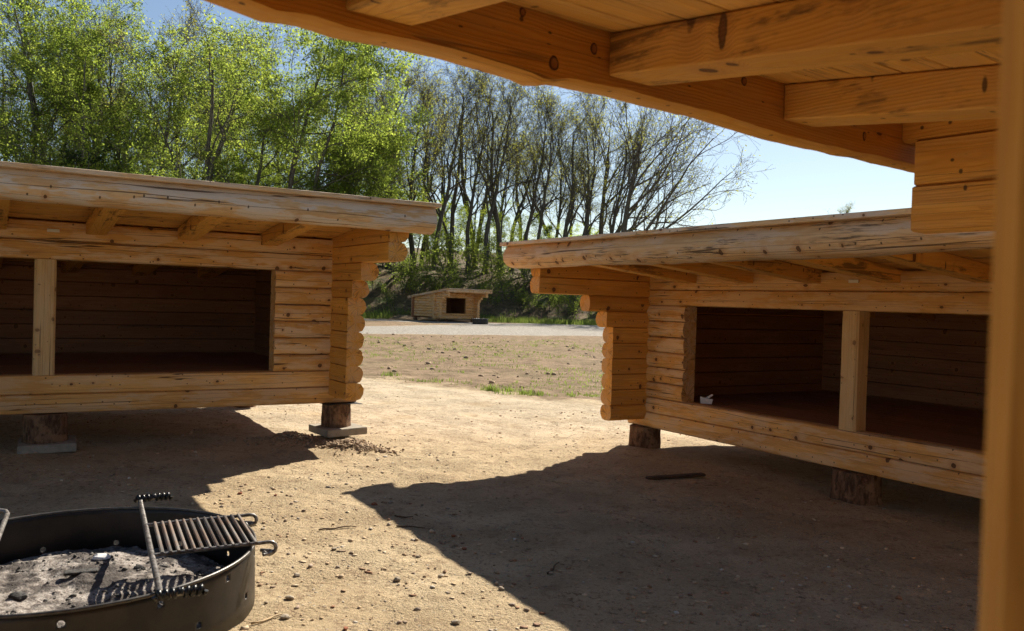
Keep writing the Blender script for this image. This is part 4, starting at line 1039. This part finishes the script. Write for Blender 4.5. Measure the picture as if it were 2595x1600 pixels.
def cfg_fir(h):
    return [dict(n=10, sides=6, wob=0.01, up=0.05, taper=0.1, kids=46, t0=0.08), dict(n=5, sides=3, wob=0.06, up=-0.01, taper=0.3, kids=7, t0=0.15, L=0.26, ang=1.45, rr=0.3), dict(n=2, sides=3, wob=0.12, up=-0.02, taper=0.5, L=0.35, ang=0.8, rr=0.5, flat=0.5)]

KINDS = {}
def kind(key, cfg, h, r, seed, leaf=None, bark=None, lean=(0, 0)):
    t = TreeB(seed); t.grow((0, 0, -0.4), np.array([lean[0], lean[1], 1.0]) / math.sqrt(1 + lean[0] ** 2 + lean[1] ** 2), h, r, 0, cfg(h))
    wm = t.wood_mesh(key + '_trunk'); wm.materials.append(bark or M_BARK); lm = None
    if leaf:
        lm = t.leaf_mesh(key + '_crown', *leaf[:-1][:3], **leaf[-2]) if False else t.leaf_mesh(key + '_crown', leaf['per'], leaf['size'], leaf['spread'], leaf.get('flat', 0), leaf.get('frac', 1.0), leaf.get('zmin', -1))
        lm.materials.append(leaf['mat'])
    zm = np.empty(len(wm.vertices) * 3, dtype=np.float32); wm.vertices.foreach_get('co', zm)
    KINDS.setdefault(key, []).append((wm, lm, float(np.percentile(zm.reshape(-1, 3)[:, 2], 99.7))))
for s_ in (1, 2, 3): kind('bare', cfg_bare, 13.0, 0.20, 100 + s_, dict(per=2, size=0.050, spread=0.12, frac=0.30, mat=M_LEAF_Y))
for s_ in (1, 2): kind('multi', cfg_multi, 12.0, 0.21, 200 + s_, dict(per=2, size=0.050, spread=0.12, frac=0.28, mat=M_LEAF_Y))
for s_ in (1, 2, 3): kind('leafy', cfg_leafy, 13.0, 0.17, 300 + s_, dict(per=12, size=0.060, spread=0.15, flat=1.0, frac=0.56, mat=M_LEAF))
for s_ in (1, 2): kind('young', cfg_leafy, 10.0, 0.10, 350 + s_, dict(per=4, size=0.085, spread=0.17, flat=1.0, frac=0.42, mat=M_LEAF_B))
kind('edge', cfg_edge, 8.5, 0.22, 401, dict(per=2, size=0.05, spread=0.12, frac=0.3, mat=M_LEAF_Y), M_BARK2, (0.18, 0))
for s_ in (1, 2): kind('shrub', cfg_shrub, 2.2, 0.05, 500 + s_, dict(per=4, size=0.075, spread=0.22, flat=0.6, frac=0.7, mat=M_LEAF_S))
kind('fir', cfg_fir, 9.0, 0.13, 601, dict(per=5, size=0.11, spread=0.12, flat=0.4, mat=M_LEAF_D))

def put_tree(key, i, x, y, sc, rz, name, label, cat, group, zs=1.0):
    wm, lm, h = KINDS[key][i % len(KINDS[key])]
    r0 = empty(name, (x, y, gz(x, y)), rz); r0.scale = (sc, sc, sc * zs); tag(r0, label, cat, group)
    link_mesh('trunk', wm, parent=r0)
    if lm: link_mesh('crown', lm, parent=r0)
    return r0
def px(xd, Y): return (xd * 1.0582 - 1297.5 - 16) / 2164.8 * Y
ORD = ['first', 'second', 'third', 'fourth', 'fifth', 'sixth', 'seventh', 'eighth', 'ninth', 'tenth', 'eleventh', 'twelfth', 'thirteenth', 'fourteenth', 'fifteenth', 'sixteenth', 'seventeenth', 'eighteenth', 'nineteenth', 'twentieth', 'twenty-first', 'twenty-second', 'twenty-third', 'twenty-fourth', 'twenty-fifth', 'twenty-sixth', 'twenty-seventh', 'twenty-eighth']
# leafy beeches on the left, front row: (photo column, distance, height over the camera as tangent)
LEAFY = [(-40, 60, .365), (75, 63, .375), (170, 60, .33), (255, 64, .36), (375, 66, .315), (475, 62, .325), (610, 60, .345), (690, 57, .33), (750, 58, .325), (815, 60, .27)]
BARE = [(130, 70, .37), (215, 72, .365), (325, 70, .335), (425, 74, .32), (545, 59, .35), (860, 66, .295), (905, 68, .275), (945, 66, .28), (1000, 70, .285), (1045, 64, .285), (1095, 68, .285), (1130, 66, .28), (1170, 64, .282), (1212, 66, .275), (1262, 68, .27), (1305, 65, .262), (1350, 67, .262), (1392, 66, .252), (1428, 68, .24), (1462, 65, .235)]
BARE2 = [(925, 75, .268), (1022, 76, .276), (1150, 77, .27), (1235, 75, .262), (1330, 76, .25)]
for j, (xd, Y, tn) in enumerate(sorted(LEAFY)):
    x = px(xd, Y); top = CAM_Z + tn * Y; g0 = gz(x, Y)
    put_tree('leafy', j, x, Y, (top - g0) / KINDS['leafy'][j % 3][2], j * 1.7, 'beech_tree', 'fresh green leafy beech above the left shelter, %s from the left' % ORD[j], 'tree', 'leafy beeches behind the left shelter')
for j, (xd, Y, tn) in enumerate(sorted(BARE)):
    x = px(xd, Y); top = CAM_Z + tn * Y; g0 = gz(x, Y)
    k = 'multi' if j % 3 == 1 else 'bare'
    put_tree(k, j, x, Y, (top - g0) / KINDS[k][j % len(KINDS[k])][2], j * 2.3, 'oak_tree', 'dark sparsely leafed oak at the wood front, %s from the left' % ORD[j], 'tree', 'sparse oaks along the wood')
for j, (xd, Y, tn) in enumerate(BARE2):
    x = px(xd, Y); top = CAM_Z + tn * Y; g0 = gz(x, Y)
    k = 'bare' if j % 3 != 2 else 'multi'
    put_tree(k, j + 1, x, Y, (top - g0) / KINDS[k][(j + 1) % len(KINDS[k])][2], j * 1.9 + 0.7, 'oak_tree', 'slim bare oak in the second row of the wood, %s from the left' % ORD[j], 'tree', 'second row oaks')
put_tree('edge', 0, px(1485, 62), 62, 1.42, 0.0, 'edge_tree', 'wide bare tree leaning right at the end of the wood', 'tree', None)
put_tree('edge', 0, px(1440, 70), 70, 1.35, 0.5, 'edge_tree', 'taller bare tree just left of the wide leaning one', 'tree', None, 1.1)
# rows deeper in the wood
rg3 = np.random.default_rng(77)
for j in range(28):
    xd = -60 + j * 1500 / 27 + rg3.uniform(-20, 20); Y = 80 + rg3.uniform(0, 14); x = px(xd, Y)
    tn = np.interp(xd, [0, 300, 560, 840, 1000, 1240, 1440], [.33, .31, .30, .27, .265, .245, .19]); top = CAM_Z + tn * Y
    key = 'leafy' if (xd < 820 and j % 3 == 0) else ('bare' if j % 2 else 'multi')
    put_tree(key, j, x, Y, (top - gz(x, Y)) / KINDS[key][j % len(KINDS[key])][2], j * 1.1, 'woodland_tree', 'tree deep in the wood behind the front row, %s from the left' % ORD[j], 'tree', 'trees deep in the wood')
# low leafy beeches and shrubs under the oaks
for j, (xd, Y, hh) in enumerate(((862, 68, 9.5), (910, 72, 9.0), (955, 70, 8.0), (1005, 73, 8.5), (1050, 69, 7.0), (1095, 74, 7.5), (1140, 71, 6.5), (1190, 74, 7.5), (1240, 71, 6.0), (1295, 75, 6.5), (1355, 73, 5.5), (1420, 75, 5.5))):
    x = px(xd, Y); put_tree('young', j, x, Y, hh / KINDS['young'][j % 2][2], j * 0.9, 'young_beech', 'low bright green young beech under the oaks, %s from the left' % ORD[j], 'tree', 'young beeches under the oaks', 0.85)
for j, (xd, Y, hh) in enumerate(((215, 57, 9.5), (455, 57, 7.0), (650, 66, 8.0), (905, 62, 6.5))):
    x = px(xd, Y); put_tree('fir', 0, x, Y, hh / 9.0, j * 1.3, 'fir_tree', 'dark conifer among the green beeches, %s from the left' % ORD[j], 'tree', 'dark conifers in the wood')
for j in range(18):
    xd = 868 + j * 35 + rg3.uniform(-8, 8); Y = 55.2 + rg3.uniform(0, 2.5); x = px(xd, Y)
    if abs(xd - 1075) < 110 and Y < 56.3: Y += 1.2
    put_tree('shrub', j, x, Y, rg3.uniform(.4, .8), j * 0.8, 'shrub', 'leafy shrub at the foot of the shady bank, %s from the left' % ORD[j], 'shrub', 'shrubs at the foot of the bank')
for j in range(12):
    xd = 880 + j * 50 + rg3.uniform(-8, 8); Y = 59.5 + rg3.uniform(0, 4.5); x = px(xd, Y)
    put_tree('shrub', j + 1, x, Y, rg3.uniform(.6, 1.1), j * 1.4, 'shrub', 'taller leafy shrub higher up the bank, %s from the left' % ORD[j], 'shrub', 'shrubs higher up the bank')
for j in range(13):
    xd = -20 + j * 68; Y = 60 + rg3.uniform(-3, 6); x = px(xd, Y)
    put_tree('leafy', j + 1, x, Y, rg3.uniform(.38, .6), j * 1.9, 'understory_beech', 'low leafy beech just above the left shelter roof, %s from the left' % ORD[j], 'tree', 'understory beeches above the left roof', 0.9)
x = px(2015, 150); put_tree('bare', 0, x, 150, (CAM_Z + 0.070 * 150) / 13.6, 0.3, 'far_tree', 'tiny distant treetop peeking over the right shelter roof', 'tree', None)
